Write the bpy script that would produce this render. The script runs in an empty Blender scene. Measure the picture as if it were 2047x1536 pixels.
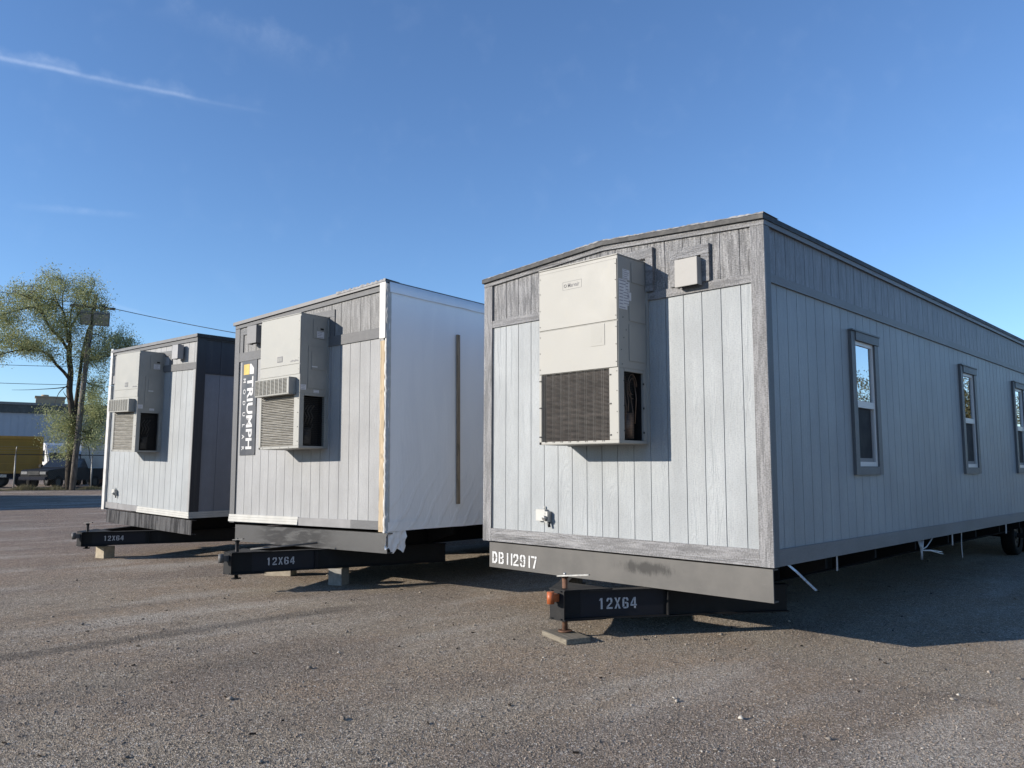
import bpy, bmesh, math, random
import numpy as np
from mathutils import Vector, Matrix, Euler
random.seed(7); RNG = np.random.default_rng(7)
scene = bpy.context.scene
COL = scene.collection

# ------------------------------------------------------------------ camera
cam_d = bpy.data.cameras.new("camera"); cam = bpy.data.objects.new("camera", cam_d); COL.objects.link(cam)
yaw, pitch, roll = 0.77913777, 0.10674708, 0.00293615
f_ = Vector((-math.sin(yaw)*math.cos(pitch), math.cos(yaw)*math.cos(pitch), math.sin(pitch)))
r_ = Vector((math.cos(yaw), math.sin(yaw), 0)); u_ = r_.cross(f_)
r2 = r_*math.cos(roll)+u_*math.sin(roll); u2 = u_*math.cos(roll)-r_*math.sin(roll)
M3 = Matrix((r2, u2, -f_)).transposed()
CAM = Vector((3.23954, -6.48749, 1.6))
cam.matrix_world = Matrix.Translation(CAM) @ M3.to_4x4()
cam_d.sensor_width = 36.0; cam_d.lens = 1569.296/2047*36.0
cam_d.clip_start = 0.05; cam_d.clip_end = 3000
scene.camera = cam

# ------------------------------------------------------------------ light, sky, exposure
SUN = Vector((0.545, 1.0, -0.358)).normalized()
sun_el = math.asin(-SUN.z); sun_rot = math.atan2(-SUN.x, -SUN.y)
sd = bpy.data.lights.new("sun", 'SUN'); so = bpy.data.objects.new("sun", sd); COL.objects.link(so)
so.rotation_euler = SUN.to_track_quat('-Z', 'Y').to_euler(); so.location = (-20, -40, 30)
sd.energy = 5.0; sd.angle = math.radians(0.5); sd.color = (1.0, 0.915, 0.80)
W = bpy.data.worlds.new("World"); scene.world = W; W.use_nodes = True
wt = W.node_tree; wn = wt.nodes; wl = wt.links
bg = wn['Background']
sky = wn.new('ShaderNodeTexSky'); sky.sky_type = 'NISHITA'; sky.sun_disc = False
sky.sun_elevation = sun_el; sky.sun_rotation = sun_rot
sky.air_density = 1.0; sky.dust_density = 0.0; sky.ozone_density = 5.0
bg.inputs['Strength'].default_value = 0.126
def px_dir(px, py):
    d = r2*((px-1023.5)/1569.296) + u2*((768-py)/1569.296) + f_
    return d.normalized()
wtc = wn.new('ShaderNodeTexCoord')
def wmath(op, a, b=None, c=None):
    n = wn.new('ShaderNodeMath'); n.operation = op
    for i, v in enumerate((a, b, c)):
        if v is None: continue
        if isinstance(v, (int, float)): n.inputs[i].default_value = v
        else: wl.new(v, n.inputs[i])
    return n.outputs[0]
def wdot(v):
    n = wn.new('ShaderNodeVectorMath'); n.operation = 'DOT_PRODUCT'
    wl.new(wtc.outputs['Generated'], n.inputs[0]); n.inputs[1].default_value = v
    return n.outputs['Value']
wno = wn.new('ShaderNodeTexNoise'); wno.inputs['Scale'].default_value = 26; wno.inputs['Detail'].default_value = 6
wl.new(wtc.outputs['Generated'], wno.inputs['Vector'])
wno2 = wn.new('ShaderNodeTexNoise'); wno2.inputs['Scale'].default_value = 90; wno2.inputs['Detail'].default_value = 4
wl.new(wtc.outputs['Generated'], wno2.inputs['Vector']); wno2.inputs['Distortion'].default_value = 1.5
def smooth(val, a, b):
    n = wn.new('ShaderNodeMapRange'); n.interpolation_type = 'SMOOTHSTEP'
    wl.new(val, n.inputs[0]); n.inputs[1].default_value = a; n.inputs[2].default_value = b
    n.inputs[3].default_value = 0; n.inputs[4].default_value = 1
    return n.outputs[0]
# thin vapour trails, each a band along a great circle of the sky
def streak(p0, p1, width, strength, rough, brk=(0.0, 1.0)):
    a, b = px_dir(*p0), px_dir(*p1)
    n = a.cross(b).normalized()
    along = (b - a*(a.dot(b))).normalized()
    L = math.atan2(b.dot(along), b.dot(a))
    d = wdot(n)
    wob = wmath('MULTIPLY', wmath('SUBTRACT', wno.outputs['Fac'], 0.5), width*rough)
    d = wmath('ABSOLUTE', wmath('ADD', d, wob))
    core = wmath('SUBTRACT', 1.0, smooth(d, 0.0, width))
    t = wmath('ARCTAN2', wdot(along), wdot(a))
    m = wmath('MULTIPLY', smooth(t, -0.35*L-0.02, 0.1*L), wmath('SUBTRACT', 1.0, smooth(t, 0.45*L, 1.02*L)))
    tex = wmath('ADD', brk[0], wmath('MULTIPLY', wmath('MULTIPLY', smooth(wno.outputs['Fac'], 0.30, 0.70), wmath('ADD', 0.3, wno2.outputs['Fac'])), brk[1]))
    return wmath('MULTIPLY', wmath('MULTIPLY', core, m), wmath('MULTIPLY', tex, strength))
s = streak((-60, 104), (560, 232), 0.0036, 0.125, 1.1, (0.35, 0.65))
s = wmath('ADD', s, streak((-60, 100), (560, 229), 0.012, 0.07, 2.6, (0.1, 0.9)))
for args in (((250, -30), (740, 175), 0.026, 0.04, 2.4), ((120, 420), (310, 434), 0.006, 0.06, 1.5), ((230, 612), (400, 660), 0.004, 0.06, 1.0)):
    s = wmath('ADD', s, streak(*args))
cir = wmath('MULTIPLY', smooth(wno.outputs['Fac'], 0.52, 0.8), 0.012)
s = wmath('ADD', s, cir)
mixc = wn.new('ShaderNodeMix'); mixc.data_type = 'RGBA'
wl.new(s, mixc.inputs['Factor']); tint = wn.new('ShaderNodeVectorMath'); tint.operation = 'MULTIPLY'; wl.new(sky.outputs['Color'], tint.inputs[0]); tint.inputs[1].default_value = (1.0, 0.985, 1.03)
wl.new(tint.outputs[0], mixc.inputs['A']); mixc.inputs['B'].default_value = (7.4, 7.9, 8.6, 1)
wl.new(mixc.outputs['Result'], bg.inputs['Color'])
scene.view_settings.view_transform = 'Standard'; scene.view_settings.look = 'None'
scene.view_settings.exposure = 0.65; scene.view_settings.gamma = 1.0

# ------------------------------------------------------------------ material helpers
def new_mat(name):
    m = bpy.data.materials.new(name); m.use_nodes = True
    return m, m.node_tree.nodes, m.node_tree.links, m.node_tree.nodes['Principled BSDF']
ALB = 0.80      # common scale that fits all paints to the exposure
class NG:
    def __init__(s, name):
        s.m, s.n, s.l, s.b = new_mat(name)
        s.tc = s.n.new('ShaderNodeTexCoord')
    def map(s, sc=(1,1,1), loc=(0,0,0), rot=(0,0,0)):
        mp = s.n.new('ShaderNodeMapping'); s.l.new(s.tc.outputs['Object'], mp.inputs[0])
        mp.inputs['Scale'].default_value = sc; mp.inputs['Location'].default_value = loc; mp.inputs['Rotation'].default_value = rot
        return mp.outputs[0]
    def noise(s, vec, scale, detail=4, rough=.55, dist=0):
        t = s.n.new('ShaderNodeTexNoise'); s.l.new(vec, t.inputs['Vector'])
        t.inputs['Scale'].default_value = scale; t.inputs['Detail'].default_value = detail
        t.inputs['Roughness'].default_value = rough; t.inputs['Distortion'].default_value = dist
        return t.outputs['Fac']
    def voro(s, vec, scale, feat='F1', out='Distance'):
        t = s.n.new('ShaderNodeTexVoronoi'); t.feature = feat; s.l.new(vec, t.inputs['Vector'])
        t.inputs['Scale'].default_value = scale
        return t.outputs[out]
    def mr(s, v, a, b, c=0., d=1., smooth=True):
        t = s.n.new('ShaderNodeMapRange'); t.interpolation_type = 'SMOOTHSTEP' if smooth else 'LINEAR'
        s.l.new(v, t.inputs[0])
        for i, x in enumerate((a, b, c, d)): t.inputs[i+1].default_value = x
        return t.outputs[0]
    def math(s, op, a, b=None, c=None):
        t = s.n.new('ShaderNodeMath'); t.operation = op
        for i, v in enumerate((a, b, c)):
            if v is None: continue
            if isinstance(v, (int, float)): t.inputs[i].default_value = v
            else: s.l.new(v, t.inputs[i])
        return t.outputs[0]
    def mix(s, fac, A, B):
        t = s.n.new('ShaderNodeMix'); t.data_type = 'RGBA'
        for key, v in (('Factor', fac), ('A', A), ('B', B)):
            if isinstance(v, (int, float)): t.inputs[key].default_value = v
            elif isinstance(v, tuple): t.inputs[key].default_value = (*v, 1) if len(v) == 3 else v
            else: s.l.new(v, t.inputs[key])
        return t.outputs['Result']
    def col(s, v, k=ALB):
        if isinstance(v, tuple): s.b.inputs['Base Color'].default_value = (*[x*k for x in v], 1)
        else:
            t = s.n.new('ShaderNodeVectorMath'); t.operation = 'SCALE'; s.l.new(v, t.inputs[0]); t.inputs['Scale'].default_value = k
            s.l.new(t.outputs[0], s.b.inputs['Base Color'])
    def bump(s, h, strength=.3, dist=.01):
        t = s.n.new('ShaderNodeBump'); t.inputs['Strength'].default_value = strength; t.inputs['Distance'].default_value = dist
        s.l.new(h, t.inputs['Height']); s.l.new(t.outputs[0], s.b.inputs['Normal'])
    def set(s, **k):
        for a, v in k.items():
            key = {'rough': 'Roughness', 'metal': 'Metallic', 'spec': 'Specular IOR Level', 'coat': 'Coat Weight'}[a]
            if isinstance(v, (int, float)): s.b.inputs[key].default_value = v
            else: s.l.new(v, s.b.inputs[key])
        return s
    def sep(s):
        t = s.n.new('ShaderNodeSeparateXYZ'); s.l.new(s.tc.outputs['Object'], t.inputs[0]); return t.outputs

def c_mul(c, k): return tuple(x*k for x in c)

def siding_mat(name, col, axis, bump=.5, glint_flecks=0.0, rough=.55, spec=.35, emb=1.0):
    """embossed wood-grain panel siding; grain runs along `axis`"""
    g = NG(name)
    sc = {'x': (1.0, 9, 9), 'y': (9, 1.0, 9), 'z': (9, 9, 1.0)}[axis]
    v = g.map(sc)
    warp = g.noise(v, 0.9, 2, .5, .6)
    rings = g.math('SINE', g.math('MULTIPLY', warp, 95.0))
    fib = g.noise(g.map(c_mul(sc, 11)), 1.0, 3, .6)
    cross = g.noise(g.map({'x': (120, 45, 45), 'y': (45, 120, 45), 'z': (45, 45, 120)}[axis]), 1.0, 3, .7)
    patch = g.noise(v, .55, 3, .5)
    blot = g.noise(g.map((1, 1, 1)), 1.3, 4, .55)
    fine = g.noise(g.map((1, 1, 1)), 320, 2, .6)
    h = g.math('ADD', g.math('MULTIPLY', rings, g.mr(patch, .42, .68, .03, .42)), g.math('MULTIPLY', fib, 1.0))
    h = g.math('ADD', h, g.math('MULTIPLY', cross, g.mr(patch, .35, .6, 1.3, .3)))
    h = g.math('ADD', h, g.math('MULTIPLY', fine, .8))
    g.bump(h, bump, .0042*emb)
    k = g.mr(g.math('ADD', g.math('MULTIPLY', blot, .6), g.math('MULTIPLY', patch, .4)), .3, .7, 0, 1)
    cc = g.mix(k, c_mul(col, .86), c_mul(col, 1.1))
    cc = g.mix(g.mr(h, .9, 2.3, 0, .5), c_mul(col, .62), cc) if False else cc
    pit = g.mr(g.math('ADD', g.math('MULTIPLY', fib, .45), g.math('MULTIPLY', cross, 1.1)), .58, .86, .36, 0)
    cc = g.mix(pit, cc, c_mul(col, .52))
    if glint_flecks:  # pale flecks painting sun glints onto the embossed grain
        wv = g.noise(g.map(c_mul(sc, 2.2)), 1.2, 5, .65)
        wv = g.math('ADD', g.math('MULTIPLY', wv, .55), g.math('MULTIPLY', cross, .5))
        cc = g.mix(g.mr(wv, .46, .62, 0, glint_flecks), cc, c_mul(col, 2.7))
    # dust thrown up along the lowest boards and thin rain streaks
    z = g.sep()[2]
    st = g.noise(g.map((14, 14, .35)), 1.0, 4, .6)
    cc = g.mix(g.mr(st, .56, .78, 0, .12), cc, c_mul((.30, .285, .26), 1.0))
    g.col(cc); g.set(rough=g.mr(fine, .2, .8, rough-.08, rough+.12), spec=spec)
    return g.m

def paint_mat(name, col, rough=.45, spec=.4, metal=0, var=.10, scale=5, dirt=None, bump=0, bscale=300, speck=0):
    g = NG(name)
    n = g.noise(g.map(), scale, 5, .6)
    cc = g.mix(g.mr(n, .3, .7), c_mul(col, 1-var), c_mul(col, 1+var))
    if dirt:
        d = g.noise(g.map((1, 1, .5)), 7, 6, .7)
        cc = g.mix(g.mr(d, .5, .72, 0, dirt[1]), cc, dirt[0])
    if speck:
        sp = g.noise(g.map(), 160, 2, .5)
        cc = g.mix(g.mr(sp, .6, .75, 0, speck), cc, c_mul(col, 2.2))
    g.col(cc); g.set(rough=g.mr(n, .25, .75, max(rough-.08, .02), rough+.08), spec=spec, metal=metal)
    if bump: g.bump(g.noise(g.map(), bscale, 3, .6), bump, .004)
    return g.m

SIDE_L = (.43, .452, .475); TRIM = (.175, .18, .19)
M = {}
for ax in 'xyz':
    M['trimA_'+ax] = siding_mat('painted_trim_board_'+ax, (.205, .205, .21), ax, .9, .42, .40, .65, 2.2)
    M['trimB_'+ax] = siding_mat('painted_grey_trim_'+ax, (.135, .138, .145), ax, .5, .0, .55, .3, 1.0)
M['sidingA_z'] = siding_mat('light_grey_siding_lit', (.358, .383, .400), 'z', .62, 0, .47, .42, 1.5)
M['sidingA_shaded'] = siding_mat('light_grey_siding_shaded', (.325, .358, .38), 'z', .6, 0, .42, .5, 1.0)  # same paint as the front, darkened to put the side's shade into the colour
M['upperA_z'] = siding_mat('dark_grey_upper_siding_lit', (.20, .20, .203), 'z', 1.0, .72, .40, .7, 2.6)
M['upperA_shaded'] = siding_mat('dark_grey_upper_siding_shaded', (.165, .172, .188), 'z', .7, .35, .42, .5, 1.2)  # shaded copy of the upper front paint, with fewer painted glints
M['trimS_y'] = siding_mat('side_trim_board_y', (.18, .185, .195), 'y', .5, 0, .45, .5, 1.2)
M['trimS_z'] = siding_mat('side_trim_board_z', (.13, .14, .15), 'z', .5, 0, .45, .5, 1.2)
M['sidingB_z'] = siding_mat('weathered_grey_siding', (.352, .358, .365), 'z', .55, 0, .6, .3, 1.2)
M['upperB_z'] = siding_mat('weathered_upper_siding', (.19, .19, .19), 'z', .7, .4, .6, .3, 1.4)
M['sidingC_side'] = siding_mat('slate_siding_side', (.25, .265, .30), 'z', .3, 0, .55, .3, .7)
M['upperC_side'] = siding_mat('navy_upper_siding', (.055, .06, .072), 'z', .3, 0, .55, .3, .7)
M['darkboard'] = siding_mat('dark_corner_board', (.045, .048, .056), 'z', .3, 0, .5, .35, .7)
M['drip'] = paint_mat('dark_metal_drip_edge', (.028, .029, .032), .6, .3, 0, .15, 9, ((.14, .14, .14), .3))
M['dripB'] = paint_mat('grey_metal_drip_edge', (.13, .13, .135), .5, .4, .2, .15, 9)
M['membrane'] = paint_mat('grey_roof_membrane', (.26, .26, .265), .7, .3, 0, .35, 14, ((.03, .03, .03), .95), .6, 40)
M['black_steel'] = paint_mat('black_painted_steel', (.011, .0115, .013), .55, .2, 0, .25, 6, ((.03, .028, .026), .4), .15, 60)
M['dark_under'] = paint_mat('dark_underside', (.012, .012, .013), .8, .2)
M['rust'] = paint_mat('rusty_steel', (.16, .085, .055), .75, .3, .2, .35, 25, ((.05, .04, .035), .7), .3, 120)
M['orange'] = paint_mat('orange_painted_coupler', (.42, .11, .035), .5, .4, 0, .2, 20, ((.25, .08, .03), .7))
M['bay_pipe'] = paint_mat('dull_grey_brown_pipe', (.075, .068, .06), .6, .3, .2, .3, 20)
M['screw'] = paint_mat('dull_screw_head', (.16, .155, .145), .6, .3)
M['dull_bar'] = paint_mat('dull_dark_bar', (.12, .12, .12), .6, .3, .2, .2, 20)
M['galv'] = paint_mat('bare_steel_handle', (.42, .42, .41), .4, .5, .6, .15, 20)
M['cream'] = paint_mat('cream_enamel_sheet_metal', (.372, .368, .345), .55, .22, 0, .03, 3, ((.40, .38, .33), .3), .05, 200)
M['creamB'] = paint_mat('beige_sheet_metal', (.345, .345, .322), .5, .3, 0, .04, 3, ((.5, .48, .43), .25), .05, 200)
M['hatch'] = paint_mat('beige_hatch_sheet', (.36, .356, .332), .55, .22, 0, .03, 3)
M['coil'] = None
M['wire_black'] = paint_mat('black_wire_guard', (.02, .02, .02), .5, .4)
M['inside'] = paint_mat('near_black_inside', (.012, .012, .013), .7, .3)
M['copper'] = paint_mat('dull_copper_pipe', (.22, .15, .11), .45, .5, .6, .2, 20)
M['paper'] = paint_mat('white_paper_label', (.72, .72, .74), .7, .3, 0, .04, 8)
M['ink'] = paint_mat('label_ink', (.34, .34, .38), .7, .2)
M['black'] = paint_mat('black_plastic', (.01, .01, .012), .4, .4)
M['white_vinyl'] = paint_mat('white_vinyl_frame', (.74, .74, .73), .35, .4, 0, .03, 4)
M['white_trim'] = paint_mat('white_skirt_trim', (.50, .50, .475), .5, .35, 0, .06, 6, ((.45, .42, .38), .3))
M['grey_trim'] = paint_mat('smooth_grey_trim', (.24, .24, .245), .5, .35, 0, .08, 5)
M['stencil'] = None
M['paint_dark'] = paint_mat('fresh_black_touch_up', (.012, .013, .019), .5, .25)
M['sign_slate'] = paint_mat('dark_slate_sign_face', (.043, .047, .058), .4, .4, 0, .06, 4)
M['sign_white'] = paint_mat('white_sign_lettering', (.58, .58, .58), .45, .3)
M['sign_yellow'] = paint_mat('yellow_sign_square', (.60, .42, .10), .45, .3)
M['logo_grey'] = paint_mat('grey_logo_ink', (.17, .17, .18), .5, .3)
M['strap'] = paint_mat('pale_blue_strap', (.55, .66, .80), .3, .5, .3, .1, 20)
M['pvc'] = paint_mat('pale_hanging_strip', (.42, .42, .43), .5, .4, .3)
M['cable_white'] = paint_mat('white_cable', (.7, .68, .66), .5, .3)
M['tyre'] = paint_mat('tyre_rubber', (.010, .010, .010), .85, .2, 0, .3, 14)
M['rim'] = paint_mat('dull_steel_rim', (.05, .05, .05), .5, .4, .6, .2, 10)
M['rusty_rim'] = paint_mat('rusty_rim', (.22, .10, .07), .7, .3, .3, .3, 10)
M['block_tan'] = paint_mat('tan_concrete_block', (.44, .38, .29), .9, .2, 0, .15, 14, ((.25, .22, .18), .5), .6, 90)
M['block_grey'] = paint_mat('grey_concrete_block', (.33, .32, .30), .9, .2, 0, .15, 14, ((.18, .17, .16), .5), .6, 90)

def wood_mat(name, col, ax, dark=.5):
    g = NG(name)
    sc = {'x': (2, 40, 40), 'y': (40, 2, 40), 'z': (40, 40, 2)}[ax]
    n = g.noise(g.map(sc), 1.5, 5, .65, .8); b = g.noise(g.map(), 9, 5, .6)
    cc = g.mix(g.mr(n, .35, .7), c_mul(col, dark), c_mul(col, 1.12))
    cc = g.mix(g.mr(b, .55, .75, 0, .55), cc, c_mul(col, .35))
    g.col(cc); g.set(rough=.8, spec=.25); g.bump(n, .5, .004); return g.m
M['stud'] = wood_mat('bare_pine_stud', (.50, .40, .275), 'z', .72)
M['batten'] = wood_mat('weathered_pine_batten', (.40, .315, .225), 'z', .6)
M['plank'] = wood_mat('weathered_grey_plank', (.27, .24, .19), 'x', .5)

def coil_mat(name, c1, c2, fin):
    g = NG(name)
    z = g.sep()[2]
    st = g.math('SINE', g.math('MULTIPLY', z, fin))
    n = g.noise(g.map((1.5, 1, 9)), 3, 4, .6); n2 = g.noise(g.map((14, 1, 70)), 1, 3, .6)
    cc = g.mix(g.mr(g.math('ADD', n, g.math('MULTIPLY', n2, .6)), .55, 1.1), c1, c2)
    g.col(cc); g.set(rough=.55, metal=.3, spec=.4)
    g.bump(g.math('ADD', st, g.math('MULTIPLY', n2, 2)), .5, .006); return g.m
M['coilA'] = coil_mat('brown_grey_condenser_fins', (.048, .040, .036), (.125, .105, .095), 900)
M['coilB'] = coil_mat('tan_condenser_fins', (.215, .207, .185), (.335, .325, .295), 420)

def beam_mat(name, kind):
    g = NG(name)
    n = g.noise(g.map(), 3, 5, .6); sp = g.noise(g.map(), 180, 3, .6)
    if kind == 'A':
        cc = g.mix(g.mr(n, .3, .7), (.088, .086, .083), (.112, .108, .103))
        # dark over-sprayed patch left of the middle
        s_ = g.sep()
        dx = g.math('DIVIDE', g.math('SUBTRACT', s_[0], -1.32), .44)
        dz = g.math('DIVIDE', g.math('SUBTRACT', s_[2], .635), .085)
        rr = g.math('SQRT', g.math('ADD', g.math('POWER', dx, 2), g.math('POWER', dz, 2)))
        rr = g.math('ADD', rr, g.math('MULTIPLY', g.math('SUBTRACT', g.noise(g.map((1, 1, .45)), 9, 6, .7), .5), 1.9))
        cc = g.mix(g.mr(rr, .25, .95, .85, 0), cc, (.016, .016, .017))
        sc = g.noise(g.map((6, 6, 60)), 1, 3, .6)
        cc = g.mix(g.mr(sc, .68, .8, 0, .35), cc, (.35, .34, .33))
        g.set(rough=.5, spec=.35, metal=.15)
    elif kind == 'B':
        v = g.noise(g.map((3.4, 3, 18)), 1, 5, .6, .5); s_ = g.sep()
        m = g.mr(g.math('ABSOLUTE', g.math('ADD', s_[0], 1.9)), .45, 1.1, 1, 0)
        cc = g.mix(g.mr(sp, .55, .7, 0, .5), (.060, .060, .061), (.14, .14, .14))
        cc = g.mix(g.math('MULTIPLY', m, g.mr(v, .38, .52)), cc, (.010, .010, .012))
        g.set(rough=.34, spec=.6)
    else:
        v = g.noise(g.map((11, 11, 1.2)), 1, 5, .65, .4)
        cc = g.mix(g.mr(v, .40, .58), (.006, .006, .008), (.085, .085, .088))
        cc = g.mix(g.mr(sp, .62, .72, 0, .5), cc, (.2, .2, .2))
        g.set(rough=.34, spec=.6)
    g.col(cc); g.bump(g.math('ADD', n, g.math('MULTIPLY', sp, .5)), .25 if kind == 'A' else .5, .006)
    return g.m
for k in 'ABC': M['beam'+k] = beam_mat('steel_front_beam_'+{'A': 'grey', 'B': 'speckled', 'C': 'streaked'}[k], k)
def stencil_mat():
    g = NG('white_stencil_paint')
    n = g.noise(g.map(), 60, 4, .6)
    g.col(g.mix(g.mr(n, .35, .6), (.46, .47, .48), (.6, .61, .61))); g.set(rough=.6); return g.m
M['stencil'] = stencil_mat()
M['stencil_dull'] = paint_mat('dull_white_stencil_paint', (.50, .51, .54), .6, .3, 0, .15, 60)
def wrap_mat(name='white_plastic_wrap', ax='y'):
    g = NG(name)
    big = g.noise(g.map((.25, .25, .12), rot=(.2, 0, 0)), 3, 3, .5, .4)
    v = g.noise(g.map((1, 1.1, .16)), 3.0, 4, .55, .5)
    fine = g.noise(g.map((1, 2, .5)), 14, 4, .6)
    # slanting drag wrinkles low on the wall
    w = g.n.new('ShaderNodeTexWave'); w.wave_type = 'BANDS'; w.bands_direction = 'Y'
    g.l.new(g.map((1, 1, 1), rot=(math.radians(40), 0, 0)), w.inputs['Vector'])
    w.inputs['Scale'].default_value = 1.6; w.inputs['Distortion'].default_value = 5; w.inputs['Detail'].default_value = 2; w.inputs['Detail Scale'].default_value = .8
    z = g.sep()[2]
    low = g.mr(z, .9, 1.9, 1, .12)
    h = g.math('ADD', g.math('MULTIPLY', v, .55), g.math('MULTIPLY', fine, .15))
    h = g.math('ADD', h, g.math('MULTIPLY', g.mr(w.outputs['Fac'], .72, .95), g.math('MULTIPLY', low, .22)))
    g.bump(h, .55, .03)
    cc = g.mix(g.mr(big, .35, .65), (.90, .91, .93), (.97, .97, .98))
    cc = g.mix(g.mr(v, .5, .62, 0, .35), cc, (.84, .85, .88))
    g.col(cc, .92); g.set(rough=.36, spec=.5); return g.m
M['wrap'] = wrap_mat()
M['wrap_edge'] = paint_mat('white_wrap_edge', (.55, .545, .53), .5, .4, 0, .08, 12, ((.6, .55, .48), .3), .5, 40)

def glass_mat(name, mixf, tint):
    m, n, l, b = new_mat(name)
    out = n['Material Output']; n.remove(b)
    tr = n.new('ShaderNodeBsdfTransparent'); tr.inputs[0].default_value = (*tint, 1)
    gl = n.new('ShaderNodeBsdfGlossy'); gl.inputs['Roughness'].default_value = .01; gl.inputs[0].default_value = (.95, .97, 1, 1)
    fr = n.new('ShaderNodeFresnel'); fr.inputs['IOR'].default_value = 1.5
    ad = n.new('ShaderNodeMath'); ad.operation = 'MULTIPLY_ADD'; l.new(fr.outputs[0], ad.inputs[0]); ad.inputs[1].default_value = 1.3; ad.inputs[2].default_value = mixf
    ad.use_clamp = True
    mx = n.new('ShaderNodeMixShader'); l.new(ad.outputs[0], mx.inputs[0]); l.new(tr.outputs[0], mx.inputs[1]); l.new(gl.outputs[0], mx.inputs[2])
    l.new(mx.outputs[0], out.inputs[0]); return m
M['glass'] = glass_mat('coated_window_glass', .34, (.35, .38, .4))
M['screen'] = paint_mat('dark_insect_screen', (.018, .019, .022), .6, .2)
M['carglass'] = glass_mat('vehicle_glass', .12, (.25, .27, .28))
M['headlamp'] = paint_mat('clear_headlamp_lens', (.28, .28, .28), .3, .3)
M['room'] = paint_mat('dim_room_lining', (.12, .115, .11), .8, .2)

# ------------------------------------------------------------------ mesh helpers
def screw(parent, p, q, r):
    return MB().cyl(p, q, r, 8).build('screw', M['screw'], parent)
class MB:
    def __init__(s, off=(0, 0, 0)): s.v = []; s.f = []; s.mi = []; s.off = off; s.sm = []
    def add(s, verts, faces, mi=0, smooth=False):
        b = len(s.v); o = s.off
        s.v += [(x+o[0], y+o[1], z+o[2]) for x, y, z in verts]
        s.f += [tuple(i+b for i in f) for f in faces]; s.mi += [mi]*len(faces); s.sm += [smooth]*len(faces)
        return s
    def box(s, x0, x1, y0, y1, z0, z1, mi=0):
        v = [(x0,y0,z0),(x1,y0,z0),(x1,y1,z0),(x0,y1,z0),(x0,y0,z1),(x1,y0,z1),(x1,y1,z1),(x0,y1,z1)]
        return s.add(v, [(0,3,2,1),(4,5,6,7),(0,1,5,4),(1,2,6,5),(2,3,7,6),(3,0,4,7)], mi)
    def obox(s, c, ax, ay, az, hx, hy, hz, mi=0):
        c, ax, ay, az = map(Vector, (c, ax, ay, az)); v = []
        for k in (-1, 1):
            for (i, j) in ((-1,-1),(1,-1),(1,1),(-1,1)): v.append(tuple(c+ax*(i*hx)+ay*(j*hy)+az*(k*hz)))
        return s.add(v, [(0,3,2,1),(4,5,6,7),(0,1,5,4),(1,2,6,5),(2,3,7,6),(3,0,4,7)], mi)
    def prism(s, pts, axis, a, b, mi=0):
        """closed 2-D outline extruded along axis ('x': pts=(y,z), 'y': pts=(x,z), 'z': pts=(x,y))"""
        def mk(p, t): return {'x': (t, p[0], p[1]), 'y': (p[0], t, p[1]), 'z': (p[0], p[1], t)}[axis]
        n = len(pts); v = [mk(p, a) for p in pts]+[mk(p, b) for p in pts]
        f = [tuple(range(n-1, -1, -1)), tuple(range(n, 2*n))]+[(i, (i+1) % n, n+(i+1) % n, n+i) for i in range(n)]
        return s.add(v, f, mi)
    def tube(s, path, r, seg=8, mi=0, caps=True, smooth=True):
        path = [Vector(p) for p in path]; rs = r if isinstance(r, (list, tuple)) else [r]*len(path)
        v = []; f = []; up = None
        for i, p in enumerate(path):
            t = (path[min(i+1, len(path)-1)]-path[max(i-1, 0)]).normalized()
            if up is None: up = t.orthogonal().normalized()
            a = (up - t*up.dot(t)); a = a.normalized() if a.length > 1e-6 else t.orthogonal().normalized(); up = a
            b = t.cross(a)
            for k in range(seg):
                w = 2*math.pi*k/seg; v.append(tuple(p+(a*math.cos(w)+b*math.sin(w))*rs[i]))
        for i in range(len(path)-1):
            for k in range(seg):
                k2 = (k+1) % seg; f.append((i*seg+k, i*seg+k2, (i+1)*seg+k2, (i+1)*seg+k))
        s.add(v, f, mi, smooth)
        if caps:
            n0 = len(s.v)-len(v)
            s.f.append(tuple(n0+k for k in range(seg-1, -1, -1))); s.f.append(tuple(n0+(len(path)-1)*seg+k for k in range(seg))); s.mi += [mi, mi]; s.sm += [False, False]
        return s
    def cyl(s, p0, p1, r, seg=16, mi=0): return s.tube([p0, p1], r, seg, mi)
    def build(s, name, mat, parent=None, bevel=0):
        me = bpy.data.meshes.new(name); me.from_pydata(s.v, [], s.f)
        mats = mat if isinstance(mat, (list, tuple)) else [mat]
        for m in mats: me.materials.append(m)
        me.polygons.foreach_set('material_index', s.mi); me.polygons.foreach_set('use_smooth', s.sm); me.update()
        o = bpy.data.objects.new(name, me); COL.objects.link(o)
        if parent is not None: o.parent = parent
        if bevel:
            bm = bmesh.new(); bm.from_mesh(me)
            bmesh.ops.bevel(bm, geom=[e for e in bm.edges if len(e.link_faces) == 2 and e.calc_face_angle(0) > .6], offset=bevel, segments=2, affect='EDGES', clamp_overlap=True)
            bm.to_mesh(me); bm.free()
        return o
def tag(o, label=None, cat=None, group=None, kind=None):
    if label: o['label'] = label
    if cat: o['category'] = cat
    if group: o['group'] = group
    if kind: o['kind'] = kind
    return o
def thing(name, label, cat, loc=(0,0,0), rot=(0,0,0), group=None):
    o = bpy.data.objects.new(name, None); o.empty_display_size = .3; COL.objects.link(o)
    o.location = loc; o.rotation_euler = rot
    return tag(o, label, cat, group)
def copy_tree(o, parent=None):
    c = o.copy(); COL.objects.link(c)
    if parent is not None: c.parent = parent
    for ch in list(o.children): copy_tree(ch, c)
    return c
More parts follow.
